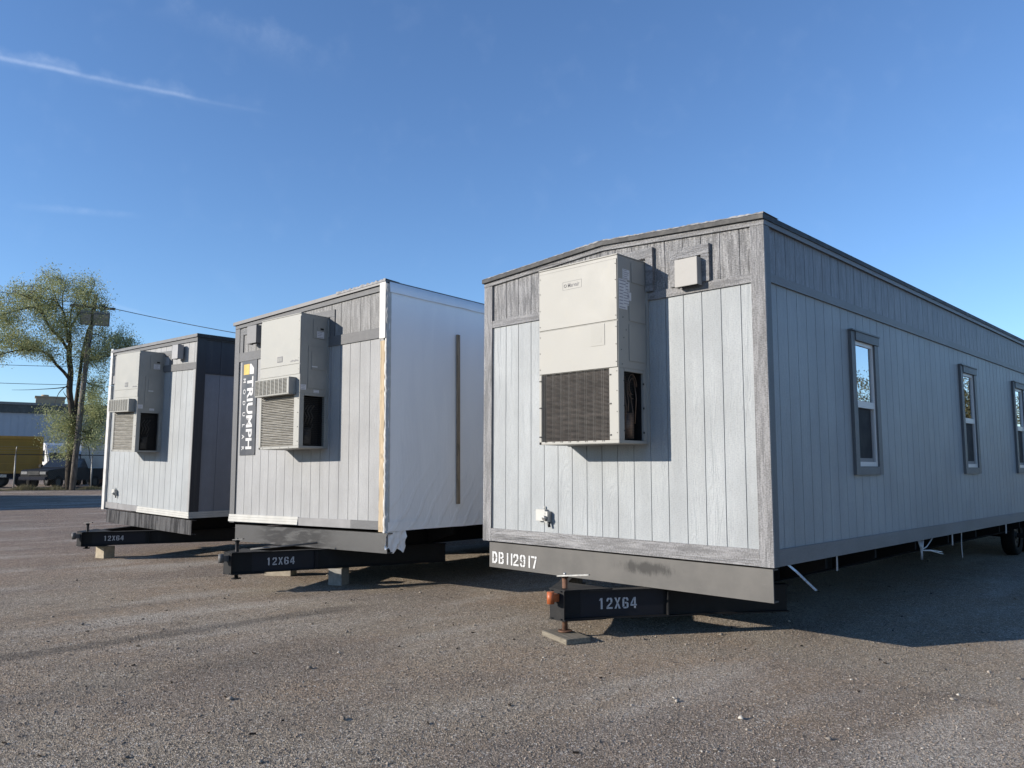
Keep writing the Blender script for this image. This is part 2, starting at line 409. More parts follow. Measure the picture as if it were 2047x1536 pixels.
def text_mesh(txt, size, extrude=.001, offset=0., shear=0., space=1.0, align='LEFT'):
    cu = bpy.data.curves.new('t', 'FONT'); cu.body = txt; cu.size = size; cu.extrude = extrude; cu.offset = offset
    cu.shear = shear; cu.space_character = space; cu.align_x = align; cu.resolution_u = 4
    ob = bpy.data.objects.new('t', cu); COL.objects.link(ob)
    dg = bpy.context.evaluated_depsgraph_get(); dg.update()
    me = bpy.data.meshes.new_from_object(ob.evaluated_get(dg))
    bpy.data.objects.remove(ob); bpy.data.curves.remove(cu)
    return me
def add_mesh(mb, me, fn, mi=0):
    v = [fn(p.co.x, p.co.y, p.co.z) for p in me.vertices]
    mb.add(v, [tuple(p.vertices) for p in me.polygons], mi)

# stencil glyphs: convex polygons in a .6 x 1 cell, with the bridges a stencil leaves
def R_(x0, y0, x1, y1): return [(x0, y0), (x1, y0), (x1, y1), (x0, y1)]
GL = {
 '1': [R_(.22, 0, .40, 1), [(.08, .74), (.22, .80), (.22, 1), (.16, .94)]],
 '|': [R_(.20, 0, .36, 1)],
 '2': [[(.0, .68), (.16, .68), (.18, .84), (.28, .84), (.28, 1), (.12, 1), (.02, .88)], [(.32, 1), (.32, .84), (.40, .80), (.40, .60), (.58, .62), (.58, .86), (.48, 1)], [(.40, .57), (.58, .57), (.2, .19), (0, .19)], R_(0, 0, .6, .15)],
 'X': [[(0, 1), (.18, 1), (.36, .52), (.26, .42)], [(.42, 1), (.6, 1), (.38, .53), (.30, .62)], [(0, 0), (.18, 0), (.33, .40), (.22, .50)], [(.42, 0), (.6, 0), (.40, .48), (.31, .42)]],
 '6': [[(.0, .12), (.18, .18), (.18, .84), (.0, .88)], [(.02, .91), (.20, .86), (.27, .86), (.27, 1), (.12, 1)], [(.32, 1), (.32, .86), (.42, .80), (.42, .70), (.6, .70), (.58, .88), (.48, 1)], R_(.24, .44, .42, .58), [(.44, .0), (.6, .12), (.6, .48), (.45, .58), (.42, .44), (.42, .14)], [(.04, .08), (.14, 0), (.40, 0), (.40, .14), (.22, .14)]],
 '4': [R_(.36, 0, .54, .22), R_(.36, .26, .54, 1), R_(0, .22, .33, .36), [(0, .40), (.17, .40), (.33, .78), (.33, 1)], R_(.57, .22, .64, .36)],
 'D': [R_(0, 0, .17, .46), R_(0, .5, .17, 1), [(.2, 1), (.2, .85), (.36, .78), (.43, .5), (.6, .5), (.57, .82), (.40, 1)], [(.2, 0), (.40, 0), (.57, .18), (.6, .46), (.43, .46), (.36, .22), (.2, .15)]],
 'B': [R_(0, 0, .17, 1), [(.2, 1), (.2, .86), (.38, .84), (.42, .72), (.58, .72), (.54, .94), (.42, 1)], [(.2, .58), (.2, .45), (.38, .45), (.58, .60), (.56, .69), (.41, .69), (.36, .58)], [(.42, .42), (.42, .30), (.6, .30), (.58, .40), (.5, .46)], [(.2, 0), (.46, 0), (.58, .10), (.6, .27), (.42, .27), (.38, .14), (.2, .14)]],
 '9': [[(0, .60), (.0, .86), (.12, 1), (.28, 1), (.28, .87), (.18, .80), (.17, .60)], [(.32, 1), (.32, .87), (.42, .8), (.43, .66), (.6, .66), (.6, .86), (.48, 1)], [(.02, .57), (.18, .57), (.24, .50), (.40, .50), (.42, .62), (.28, .40), (.12, .42)], [(.43, .63), (.6, .63), (.6, .30), (.43, .20)], [(.02, .28), (.18, .28), (.2, .14), (.28, .13), (.28, 0), (.12, 0), (.02, .12)], [(.32, 0), (.32, .13), (.42, .17), (.60, .27), (.56, .1), (.46, 0)]],
 '7': [R_(0, .85, .36, 1), [(.40, 1), (.40, .85), (.44, .78), (.6, .85), (.6, 1)], [(.43, .75), (.59, .79), (.38, 0), (.2, 0)]],
}
def stencil(mb, txt, origin, ux, uz, nrm, h, pitch, wscale=1.0, mi=0):
    o, ux, uz, nrm = map(Vector, (origin, ux, uz, nrm)); x = 0
    for ch in txt:
        for poly in GL[ch]:
            p = [o+ux*((x+a*wscale)*h)+uz*(b*h)+nrm*.003 for a, b in poly]; q = [w-nrm*.002 for w in p]; n = len(p)
            mb.add([tuple(w) for w in p+q], [tuple(range(n))]+[(i, n+i, n+(i+1) % n, (i+1) % n) for i in range(n)], mi)
        x += pitch*(.62 if ch == '|' else 1.0)

# ------------------------------------------------------------------ ground
def sstep(a, b, t):
    t = min(max((t-a)/(b-a), 0), 1); return t*t*(3-2*t)
def hz(x): return .12*sstep(16, 28, -x)+.18*sstep(25, 37, -x)+.12*sstep(34, 43, -x)
def ground_mat():
    g = NG('asphalt_millings_gravel')
    P = g.map()
    d1 = g.voro(P, 130); c1 = g.n.new('ShaderNodeTexVoronoi'); g.l.new(P, c1.inputs['Vector']); c1.inputs['Scale'].default_value = 130
    c2 = g.n.new('ShaderNodeTexVoronoi'); g.l.new(P, c2.inputs['Vector']); c2.inputs['Scale'].default_value = 62
    sx = g.n.new('ShaderNodeSeparateColor'); g.l.new(c1.outputs['Color'], sx.inputs[0])
    sy = g.n.new('ShaderNodeSeparateColor'); g.l.new(c2.outputs['Color'], sy.inputs[0])
    big = g.noise(P, .32, 5, .55); mid = g.noise(P, 1.7, 6, .65); sm = g.noise(P, 9, 5, .7)
    s_ = g.sep()
    # brown dirt patches, more of them to the left and near the camera
    br = g.math('ADD', g.math('MULTIPLY', big, .7), g.math('MULTIPLY', mid, .45))
    base = g.mix(g.mr(br, .48, .70), (.188, .158, .120), (.188, .143, .100))
    base = g.mix(g.mr(s_[0], -14, -6, .75, 0), base, (.145, .105, .082))
    base = g.mix(g.mr(sm, .35, .75, 0, .40), base, (.088, .076, .066))
    wide = g.noise(g.map((.55, .16, 1), rot=(0, 0, .12)), 1.6, 5, .6)
    base = g.mix(g.mr(wide, .48, .66, 0, .6), base, (.25, .226, .195))
    base = g.mix(g.mr(g.noise(P, 1.05, 5, .7), .56, .70, 0, .6), base, (.082, .064, .050))
    base = g.mix(g.mr(g.noise(g.map((1, .6, 1), loc=(3, 1, 0)), .42, 5, .6), .50, .64, 0, .55), base, (.105, .084, .068))
    # per-grain tone
    gr = g.math('MULTIPLY', g.mr(sx.outputs[0], 0, 1, .35, 1.75, False), g.mr(sy.outputs[0], 0, 1, .8, 1.2, False))
    gm = g.n.new('ShaderNodeVectorMath'); gm.operation = 'SCALE'; g.l.new(base, gm.inputs[0]); g.l.new(gr, gm.inputs['Scale'])
    cc = g.mix(g.mr(sx.outputs[1], .955, .965, 0, .85), gm.outputs[0], (.46, .43, .38))
    cc = g.mix(g.mr(sy.outputs[1], .968, .975, 0, .6), cc, (.40, .37, .33))
    # dark tyre track running back beside the middle trailer, and fainter ones
    for (x0, w, y0, y1, amt) in ((-4.58, .16, -5.2, -.9, .55), (-3.1, .25, -6.5, -2.6, .26), (-6.4, .22, -4.5, -2.0, .25)):
        wob = g.math('MULTIPLY', g.math('SUBTRACT', mid, .5), .5)
        dx = g.math('ABSOLUTE', g.math('SUBTRACT', g.math('ADD', s_[0], wob), x0))
        m = g.math('MULTIPLY', g.mr(dx, w*.3, w*1.4, 1, 0), g.math('MULTIPLY', g.mr(s_[1], y0-.6, y0+.6), g.mr(s_[1], y1-.7, y1+.3, 1, 0)))
        m = g.math('MULTIPLY', m, g.mr(sm, .3, .6, .45, 1))
        cc = g.mix(g.math('MULTIPLY', m, amt), cc, (.028, .026, .025))
    g.col(cc, 1.56); g.set(rough=.85, spec=.25)
    h = g.math('ADD', g.math('MULTIPLY', d1, 1.0), g.math('MULTIPLY', c2.outputs['Distance'], .6))
    h = g.math('ADD', h, g.math('MULTIPLY', sm, 1.6)); h = g.math('ADD', h, g.math('MULTIPLY', mid, 3.0))
    g.bump(h, .9, .017)
    return g.m
M['ground'] = ground_mat()
xs = [-700, -300, -120, -70, -50]+[-45+1.0*i for i in range(31)]+[-12, -8, -4, 0, 4, 10, 40, 150, 700]
ys = [-700, -200, -60, -30, -15, -8, -4, 0, 4, 8, 15, 30, 60, 200, 700]
g_ = MB(); nx = len(xs)
g_.add([(x, y, hz(x)) for y in ys for x in xs], [(j*nx+i, j*nx+i+1, (j+1)*nx+i+1, (j+1)*nx+i) for j in range(len(ys)-1) for i in range(nx-1)], 0, True)
tag(g_.build('ground', M['ground']), kind='structure')

# loose stones lying on the yard near the camera
def stones(n, rmin, rmax, smin, smax, name, mat, pw=1.0):
    a = RNG.uniform(0, 1, n); r = rmin+(rmax-rmin)*a**pw
    th = RNG.uniform(math.radians(70), math.radians(180), n)
    x = CAM.x+r*np.cos(th); y = CAM.y+r*np.sin(th)
    sz = np.clip(np.exp(RNG.normal(math.log(smin), .45, n)), smin*.5, smax)
    base = np.array([(1,0,0),(0,1,0),(-1,0,0),(0,-1,0),(0,0,.75),(0,0,-.6)], float)
    V = base[None]*RNG.uniform(.55, 1.25, (n, 6, 1))
    V += RNG.normal(0, .12, V.shape)
    ang = RNG.uniform(0, 2*np.pi, n); ca, sa = np.cos(ang), np.sin(ang)
    X = V[..., 0]*ca[:, None]-V[..., 1]*sa[:, None]; Y = V[..., 0]*sa[:, None]+V[..., 1]*ca[:, None]
    co = np.stack([X*sz[:, None]+x[:, None], Y*sz[:, None]+y[:, None], V[..., 2]*sz[:, None]*.8+sz[:, None]*.30], -1).reshape(-1, 3)
    fb = np.array([(0,1,4),(1,2,4),(2,3,4),(3,0,4),(1,0,5),(2,1,5),(3,2,5),(0,3,5)])
    F = (fb[None]+(np.arange(n)*6)[:, None, None]).reshape(-1)
    me = bpy.data.meshes.new(name); me.vertices.add(len(co)); me.vertices.foreach_set('co', co.ravel())
    nf = n*8; me.loops.add(nf*3); me.loops.foreach_set('vertex_index', F.astype(np.int32))
    me.polygons.add(nf); me.polygons.foreach_set('loop_start', np.arange(0, nf*3, 3, dtype=np.int32))
    me.update(calc_edges=True); me.validate(); me.materials.append(mat)
    o = bpy.data.objects.new(name, me); COL.objects.link(o); return o
def stone_mat(name, c0, c1, white):
    g = NG(name); ge = g.n.new('ShaderNodeNewGeometry'); rnd = ge.outputs['Random Per Island']
    cc = g.mix(g.mr(rnd, 0, .9, 0, 1, False), c0, c1); cc = g.mix(g.mr(rnd, white, white+.01), cc, (.50, .47, .42))
    g.col(cc); g.set(rough=.85, spec=.25); return g.m
tag(stones(120000, 2.3, 9.5, .0040, .011, 'gravel', stone_mat('loose_gravel', (.13, .108, .088), (.36, .305, .255), .975), 1.0), 'loose grey gravel strewn over the yard surface', 'gravel', kind='stuff')
tag(stones(900, 2.4, 16, .012, .03, 'pebbles', stone_mat('larger_pebbles', (.11, .095, .085), (.38, .34, .29), .95), 1.2), 'larger pale and dark pebbles scattered over the gravel', 'pebbles', kind='stuff')

# ------------------------------------------------------------------ trailers
def strips(lo, hi, first, pitch, cuts=()):
    e = {round(lo, 4), round(hi, 4)} | {round(c, 4) for c in cuts if lo < c < hi}
    g = first; gs = []
    while g < hi:
        if g > lo+.01: gs.append(round(g, 4))
        g += pitch
    return sorted(e), gs
def groove_wall(off, axis, lo, hi, z0, ztop, first, pitch, holes=(), at=0., sgn=-1, gw=.0038, gd=.007):
    """vertical-groove sheet siding on the plane axis=at; real channels, real window openings. ztop(t) gives the top"""
    mb = MB(off)
    cuts = sorted({lo, hi} | {h[0] for h in holes} | {h[1] for h in holes})
    gs = []; g = first
    while g < hi-.02:
        if g > lo+.02 and all(abs(g-c) > .012 for c in cuts): gs.append(g)
        g += pitch
    ev = sorted(cuts+[g-gw for g in gs]+[g+gw for g in gs])
    def P(t, z, d=0):
        return (t, at-sgn*d*1.0, z) if axis == 'x' else (at-sgn*d, t, z)
    for a, b in zip(ev[:-1], ev[1:]):
        m = (a+b)/2; isg = any(abs(m-g) < gw*.9 for g in gs)
        spans = [(z0, None)]
        for h in holes:
            if h[0] <= m <= h[1]: spans = [(z0, h[2]), (h[3], None)]
        for s0, s1 in spans:
            ta, tb = (ztop(a), ztop(b)) if s1 is None else (s1, s1)
            d = gd if isg else 0
            mb.add([P(a, s0, d), P(b, s0, d), P(b, tb, d), P(a, ta, d)], [(0, 1, 2, 3)])
            if isg:
                mb.add([P(a, s0), P(a, s0, d), P(a, ta, d), P(a, ta)], [(0, 1, 2, 3)])
                mb.add([P(b, s0), P(b, s0, d), P(b, tb, d), P(b, tb)], [(3, 2, 1, 0)])
    return mb
def I_beam(mb, p0, p1, h, w=.10, t=.011, tw=.008):
    """steel I-section from p0 to p1; p's are at the bottom of the section"""
    a, b = Vector(p0), Vector(p1); d = (b-a); L = d.length; d.normalize(); n = Vector((d.y, -d.x, 0)).normalized(); z = Vector((0, 0, 1))
    c = (a+b)/2
    mb.obox(c+z*h/2, d, n, z, L/2, tw/2, h/2-t)
    for zz in (t/2, h-t/2): mb.obox(c+z*zz, d, n, z, L/2, w/2, t/2)
def wheel(parent, off, x, y, r, w, rimmat, name='wheel'):
    mb = MB(off); prof = [(r*.62, -w*.42), (r*.94, -w*.5), (r, -w*.36), (r, w*.36), (r*.94, w*.5), (r*.62, w*.42)]
    n = 28; v = []; f = []
    for k in range(n):
        a = 2*math.pi*k/n
        for rr, xx in prof: v.append((x+xx, y+rr*math.cos(a), r+rr*math.sin(a)))
    q = len(prof)
    for k in range(n):
        for j in range(q-1): f.append((k*q+j, k*q+j+1, ((k+1) % n)*q+j+1, ((k+1) % n)*q+j))
    mb.add(v, f, 0, True); t = mb.build(name, M['tyre'], parent)
    rb = MB(off); rb.cyl((x-w*.30, y, r), (x+w*.30, y, r), r*.63, 24); rb.cyl((x-w*.42, y, r), (x+w*.42, y, r), r*.2, 12)
    for k in range(5):
        a = 2*math.pi*k/5; rb.cyl((x-w*.36, y+r*.36*math.cos(a), r+r*.36*math.sin(a)), (x+w*.36, y+r*.36*math.cos(a), r+r*.36*math.sin(a)), r*.05, 6)
    rb.build('rim', rimmat, t); return t

def chassis(root, H, Wd, beam_key, bu0, bu1, bz0, bz1, L=18.3):
    """front cross beam, long frame rails, outriggers"""
    mb = MB((0, 0, H))
    mb.box(bu0, bu1, -.004, .010, bz0, bz1); mb.box(bu0, bu1, .010, .09, bz1-.012, bz1); mb.box(bu0, bu1, .010, .09, bz0, bz0+.012)
    fb = mb.build('front_beam', M[beam_key], root)
    rails = MB((0, 0, H))
    for u in (-.62, -Wd+.62): I_beam(rails, (u, .1, bz0), (u, L, bz0), bz1-bz0-.02)
    for k in range(1, 14):
        v = k*1.3
        for (a, b) in ((-.10, -.58), (-Wd+.10, -Wd+.58)): rails.prism([(a, -.03), (b, -.03), (b, bz0+.02), (a, -.13)], 'y', v, v+.05)
        rails.box(-Wd+.66, -.66, v, v+.05, bz0+.06, -.04)
    rails.build('chassis_rail', M['dark_under'], root)
    return fb
def tongue(root, H, Wd, tip_v, top, bot, spread, back, txt_t, txt_h, matname='black_steel', orange=True, jackz=None):
    """A-frame drawbar of two I-section arms with stencilled size, tip plate, coupler and screw jack (z relative to siding bottom)"""
    c = -Wd/2; mb = MB((0, 0, H)); h = top-bot
    tipR = Vector((c+.02, tip_v, bot)); endR = Vector((c+spread, back, bot))
    I_beam(mb, tipR, endR, h); I_beam(mb, (c-.02, tip_v, bot), (c-spread, back, bot), h)
    mb.box(c-.09, c+.09, tip_v-.012, tip_v, bot, top)
    mb.prism([(c-.10, tip_v-.01), (c+.10, tip_v-.01), (c+.33, tip_v+.42), (c-.33, tip_v+.42)], 'z', top, top+.009)
    mb.prism([(c-.10, tip_v-.01), (c+.10, tip_v-.01), (c+.30, tip_v+.36), (c-.30, tip_v+.36)], 'z', bot-.009, bot)
    d = (endR-tipR).normalized(); n = Vector((d.y, -d.x, 0)).normalized(); z = Vector((0, 0, 1))
    L = (endR-tipR).length
    for t in (1.08,):
        for s_, dd, nn in ((1, d, n),):
            p = tipR+d*t+n*.026+z*h/2; mb.obox(p, dd, nn, z, .005, .026, h/2-.011)
    tg = mb.build('tongue', M[matname], root)
    txt_h *= 1.12; lt = MB((0, 0, H)); o = tipR+d*txt_t+z*(h*.5-txt_h/2)+n*.005
    stencil(lt, '12X64', o, d, z, n, txt_h, .78, .98)
    lt.build('lettering', M['stencil_dull'], tg)
    pb = MB((0, 0, H)); q = tipR+d*(txt_t+.24)+n*.0055+z*h/2; pb.obox(q, d, n, z, .42, .0012, h/2-.013)
    pb.build('touch_up_patch', M['paint_dark'], tg)
    cp = MB((0, 0, H))
    cp.cyl((c, tip_v-.10, top-.115), (c, tip_v-.10, top-.005), .035, 20); cp.box(c-.03, c+.03, tip_v-.09, tip_v, top-.10, top-.03)
    cp.build('coupler', M['orange'] if orange else M['dull_bar'], tg, )
    return tg
def screw_jack(root, H, c, v, z0, z1, tg, r=.026, crank=True, mat='rust', hl=.17):
    j = MB((0, 0, H)); j.cyl((c, v, z0), (c, v, z1), r, 16); j.cyl((c, v, z0), (c, v, z0+.012), r*2.6, 16); j.cyl((c, v, z1-.02), (c, v, z1), r*1.35, 12)
    jo = j.build('jack', M[mat], tg)
    if crank:
        k = MB((0, 0, H)); k.obox((c+hl*.76, v-.03, z1+.018), (.97, .22, .10), (-.22, .97, 0), (-.1, 0, 1), hl, .014, .006); k.cyl((c, v, z1), (c, v, z1+.03), .014, 10)
        k.build('crank_handle', M['galv'] if mat == 'rust' else M['dull_bar'], jo)
def wall_box(root, H, Wd, L, ztopL, ztopR, v0=.0):
    """hidden lining: floor, back, left wall and ceiling so that the windows look into a dim room"""
    mb = MB((0, 0, H)); i = .03
    mb.box(-Wd+i, -i-.08, v0+i, L-i, .0, .03)
    mb.add([(-Wd+i, v0+i, .03), (-Wd+i, L-i, .03), (-Wd+i, L-i, ztopL-.1), (-Wd+i, v0+i, ztopL-.1)], [(0, 1, 2, 3)])
    mb.add([(-Wd+i, L-i, .03), (-.1, L-i, .03), (-.1, L-i, ztopR-.1), (-Wd+i, L-i, ztopL-.1)], [(0, 1, 2, 3)])
    mb.add([(-Wd+i, v0+i, ztopL-.12), (-Wd+i, L-i, ztopL-.12), (-i, L-i, ztopR-.12), (-i, v0+i, ztopR-.12)], [(0, 1, 2, 3)])
    mb.add([(-Wd+i, v0+i, .03), (-i, v0+i, .03), (-i, v0+i, ztopR-.12), (-Wd+i, v0+i, ztopL-.12)], [(0, 1, 2, 3)])
    return mb.build('room_lining', M['room'], root)
def back_shell(root, H, Wd, L, ztopL, ztopR, mat):
    mb = MB((0, 0, H))
    mb.add([(-Wd, 0, 0), (-Wd, L, 0), (-Wd, L, ztopL), (-Wd, 0, ztopL)], [(3, 2, 1, 0)])
    mb.add([(-Wd, L, 0), (0, L, 0), (0, L, ztopR), (-Wd, L, ztopL)], [(3, 2, 1, 0)])
    mb.add([(-Wd, 0, -.0), (0, 0, -.0), (0, L, -.0), (-Wd, L, -.0)], [(0, 3, 2, 1)], 1)
    return mb.build('far_walls', [mat, M['dark_under']], root)
# ---------------------------------------------------------------- trailer with windows (nearest, right)
def make_trailer_a():
    Wd, L, H = 3.6, 18.3, .755
    root = thing('office_trailer', 'light grey office trailer with gabled front and windows, nearest the camera on the right', 'trailer', (0, 0, 0), (0, 0, 0), 'office trailers parked in the yard')
    off = (0, 0, H)
    EZ = 3.085; RZ = .112
    top = lambda u: EZ+RZ*(1-abs(u+Wd/2)/(Wd/2))
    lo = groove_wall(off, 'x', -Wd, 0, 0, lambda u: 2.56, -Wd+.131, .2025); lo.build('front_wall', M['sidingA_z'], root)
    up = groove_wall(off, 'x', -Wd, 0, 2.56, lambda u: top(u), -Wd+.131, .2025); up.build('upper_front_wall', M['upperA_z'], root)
    wins = [(1.958, 2.505), (5.835, 6.385), (8.79, 9.34)]
    holes = [(a, b, .875, 2.215) for a, b in wins]
    sd_ = groove_wall(off, 'y', 0, L, 0, lambda v: 2.56, .237-.205, .2045, holes, 0., 1); sd_.build('side_wall', M['sidingA_shaded'], root)
    su = groove_wall(off, 'y', 0, L, 2.56, lambda v: EZ, .237-.205, .2045, (), 0., 1); su.build('upper_side_wall', M['upperA_shaded'], root)
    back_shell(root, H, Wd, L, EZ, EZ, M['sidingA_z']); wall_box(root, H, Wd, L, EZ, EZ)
    p = .022
    # front boards
    for (a, b) in ((-.113, p), (-Wd-p, -Wd+.113)):
        mb = MB(off); mb.prism([(a, -.002), (b, -.002), (b, top(min(b, 0))-.058), (a, top(a)-.052)], 'y', -p, -.0005); mb.build('corner_board', M['trimA_z'], root)
    mb = MB(off); mb.box(-Wd+.1135, -.1135, -p+.002, -.0005, 0, .146); mb.build('bottom_board', M['trimA_x'], root)
    mb = MB(off); mb.box(-Wd+.1135, -.1135, -p+.003, -.0005, 2.522, 2.604); mb.build('band_board', M['trimA_x'], root)
    mb = MB(off); N = 24
    pts = [(-Wd-p+ (Wd+2*p)*i/N) for i in range(N+1)]
    mb.prism([(u, top(u)-.052) for u in pts]+[(u, top(u)-.001) for u in reversed(pts)], 'y', -p-.004, -.0006); mb.build('fascia_board', M['trimA_x'], root)
    # side boards
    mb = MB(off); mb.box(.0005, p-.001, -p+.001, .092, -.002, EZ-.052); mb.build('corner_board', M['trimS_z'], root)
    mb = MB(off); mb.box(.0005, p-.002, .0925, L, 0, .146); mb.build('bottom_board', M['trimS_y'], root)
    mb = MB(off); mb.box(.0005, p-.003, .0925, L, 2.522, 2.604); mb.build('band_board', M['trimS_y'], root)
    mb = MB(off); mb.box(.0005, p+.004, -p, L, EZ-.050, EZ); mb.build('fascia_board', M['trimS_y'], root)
    # inverted-U boards round the duct grilles on the front
    for (u0, u1, zt, bt, bs) in ((-.955, -.528, 2.972, .10, .085), (-2.40, -1.162, 3.055, .10, .085)):
        mb = MB(off); y = -.040
        mb.box(u0, u1, y, -.0008, zt-bt, zt); mb.box(u1-bs, u1, y+.002, -.0008, 2.606, zt-bt-.001); mb.box(u0, u0+bs, y+.002, -.0008, 2.606, zt-bt-.001)
        mb.build('grille_surround', M['trimA_x'], root)
    # roof
    rt = lambda u: top(u)+.046
    mb = MB(off); pts = [-Wd-.035+(Wd+.07)*i/24 for i in range(25)]
    mb.prism([(u, top(u)-.002) for u in pts]+[(u, rt(u)) for u in reversed(pts)], 'y', -.055, L+.05)
    rf = mb.build('roof', M['drip'], root)
    mb = MB(off); n = 160; v = []; f = []                           # frayed membrane edge
    for i in range(n+1):
        u = -Wd-.03+(Wd+.07)*i/n; w = random.uniform(.0, .010)*(1 if u > -2.2 else .4); y0 = -.058-random.uniform(0, .004)
        v += [(u, y0, rt(u)-.002-random.uniform(0, .006)), (u, y0+.01, rt(u)+.006+w), (u, .25, rt(u)+.008), (u, y0+.005, rt(u)-.03*0)]
    for i in range(n):
        a = i*4; f += [(a, a+4, a+5, a+1), (a+1, a+5, a+6, a+2)]
    mb.add(v, f); mb.build('roof_membrane', M['membrane'], rf)
    # windows
    for a, b in wins:
        z0, z1 = .875, 2.215; zm = 1.535
        mb = MB(off); x = .034
        mb.box(.0008, x, a-.105, a-.001, z0-.09, z1+.09); mb.box(.0008, x, b+.001, b+.105, z0-.09, z1-.001)
        mb.box(.0008, x-.001, a-.0005, b+.105, z0-.0895, z0-.002); mb.box(.0008, x+.010, a-.0005, b+.115, z1+.002, z1+.092)
        mb.box(.0008, x+.02, a-.11, b+.12, z1+.093, z1+.108)
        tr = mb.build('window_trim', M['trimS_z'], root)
        wf = MB(off); x0, x1 = -.03, .012; t = .042
        wf.box(x0, x1, a, a+t, z0, z1); wf.box(x0, x1, b-t, b, z0, z1); wf.box(x0, x1-.001, a+t, b-t, z0, z0+t+.005); wf.box(x0, x1-.001, a+t, b-t, z1-t, z1)
        wf.box(x0, x1+.006, a+t-.002, b-t+.002, zm-.036, zm+.036); wf.box(x0-.01, x1-.010, a+t, a+t+.02, z0+t, zm-.03)
        fr = wf.build('window', M['white_vinyl'], root, )
        gp = MB(off); gp.add([(-.004, a+t, zm+.03), (-.004, b-t, zm+.03), (-.004, b-t, z1-t), (-.004, a+t, z1-t)], [(0, 1, 2, 3)]); gp.build('pane', M['glass'], fr)
        gs = MB(off); gs.box(-.016, -.010, a+t, b-t, z0+t, zm-.03); gs.build('insect_screen', M['screen'], fr)
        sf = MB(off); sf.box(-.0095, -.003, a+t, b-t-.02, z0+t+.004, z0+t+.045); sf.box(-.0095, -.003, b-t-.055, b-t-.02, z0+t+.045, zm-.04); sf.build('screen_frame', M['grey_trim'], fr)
    fb = chassis(root, H, Wd, 'beamA', -Wd+.075, .0, -.302, -.018)
    lt = MB(off); stencil(lt, 'DB||29|7', (-3.472, -.006, -.252), (1, 0, -.012), (0, 0, 1), (0, -1, 0), .132, .80, 1.06)
    lt.build('lettering', M['stencil'], fb)
    tg = tongue(root, H, Wd, -.76, -.305, -.573, 1.33, 1.21, .385, .092)
    screw_jack(root, H, -1.8, -.655, .055-H, .575-H, tg)
    for v in (10.9, 11.75, 12.6):
        for u in (-.62, -Wd+.62): wheel(root, (0, 0, 0), u, v, .37, .22, M['rim'])
    ax = MB((0, 0, 0))
    for v in (10.9, 11.75, 12.6): ax.cyl((-Wd+.4, v, .37), (-.4, v, .37), .045, 12)
    ax.build('axle', M['dark_under'], root)
    return root
trailerA = make_trailer_a()

# ---------------------------------------------------------------- middle trailer, one side wrapped in white plastic
def place(root, O, H, rot):
    R = Euler(rot, 'XYZ').to_matrix()
    root.location = Vector(O)-R @ Vector((0, 0, H)); root.rotation_euler = rot
def wrapped_sheet(off, u, v0, v1, z0, z1, nv, nz, amp, seed):
    rnd = random.Random(seed); ph = [(rnd.uniform(.4, 2.2), rnd.uniform(.2, 1.6), rnd.uniform(0, 6.3), rnd.uniform(.3, 1)) for _ in range(9)]
    mb = MB(off); vs = []
    for j in range(nz+1):
        for i in range(nv+1):
            v = v0+(v1-v0)*i/nv; z = z0+(z1-z0)*j/nz; d = 0
            for (a, b, p, k) in ph: d += k*math.sin(a*v*2+b*z*2+p)
            e = min(1, 6*min(i/nv, 1-i/nv, j/nz, 1-j/nz))
            vs.append((u+amp*d*e/4, v, z))
    mb.add(vs, [(j*(nv+1)+i, j*(nv+1)+i+1, (j+1)*(nv+1)+i+1, (j+1)*(nv+1)+i) for j in range(nz) for i in range(nv)], 0, True)
    return mb
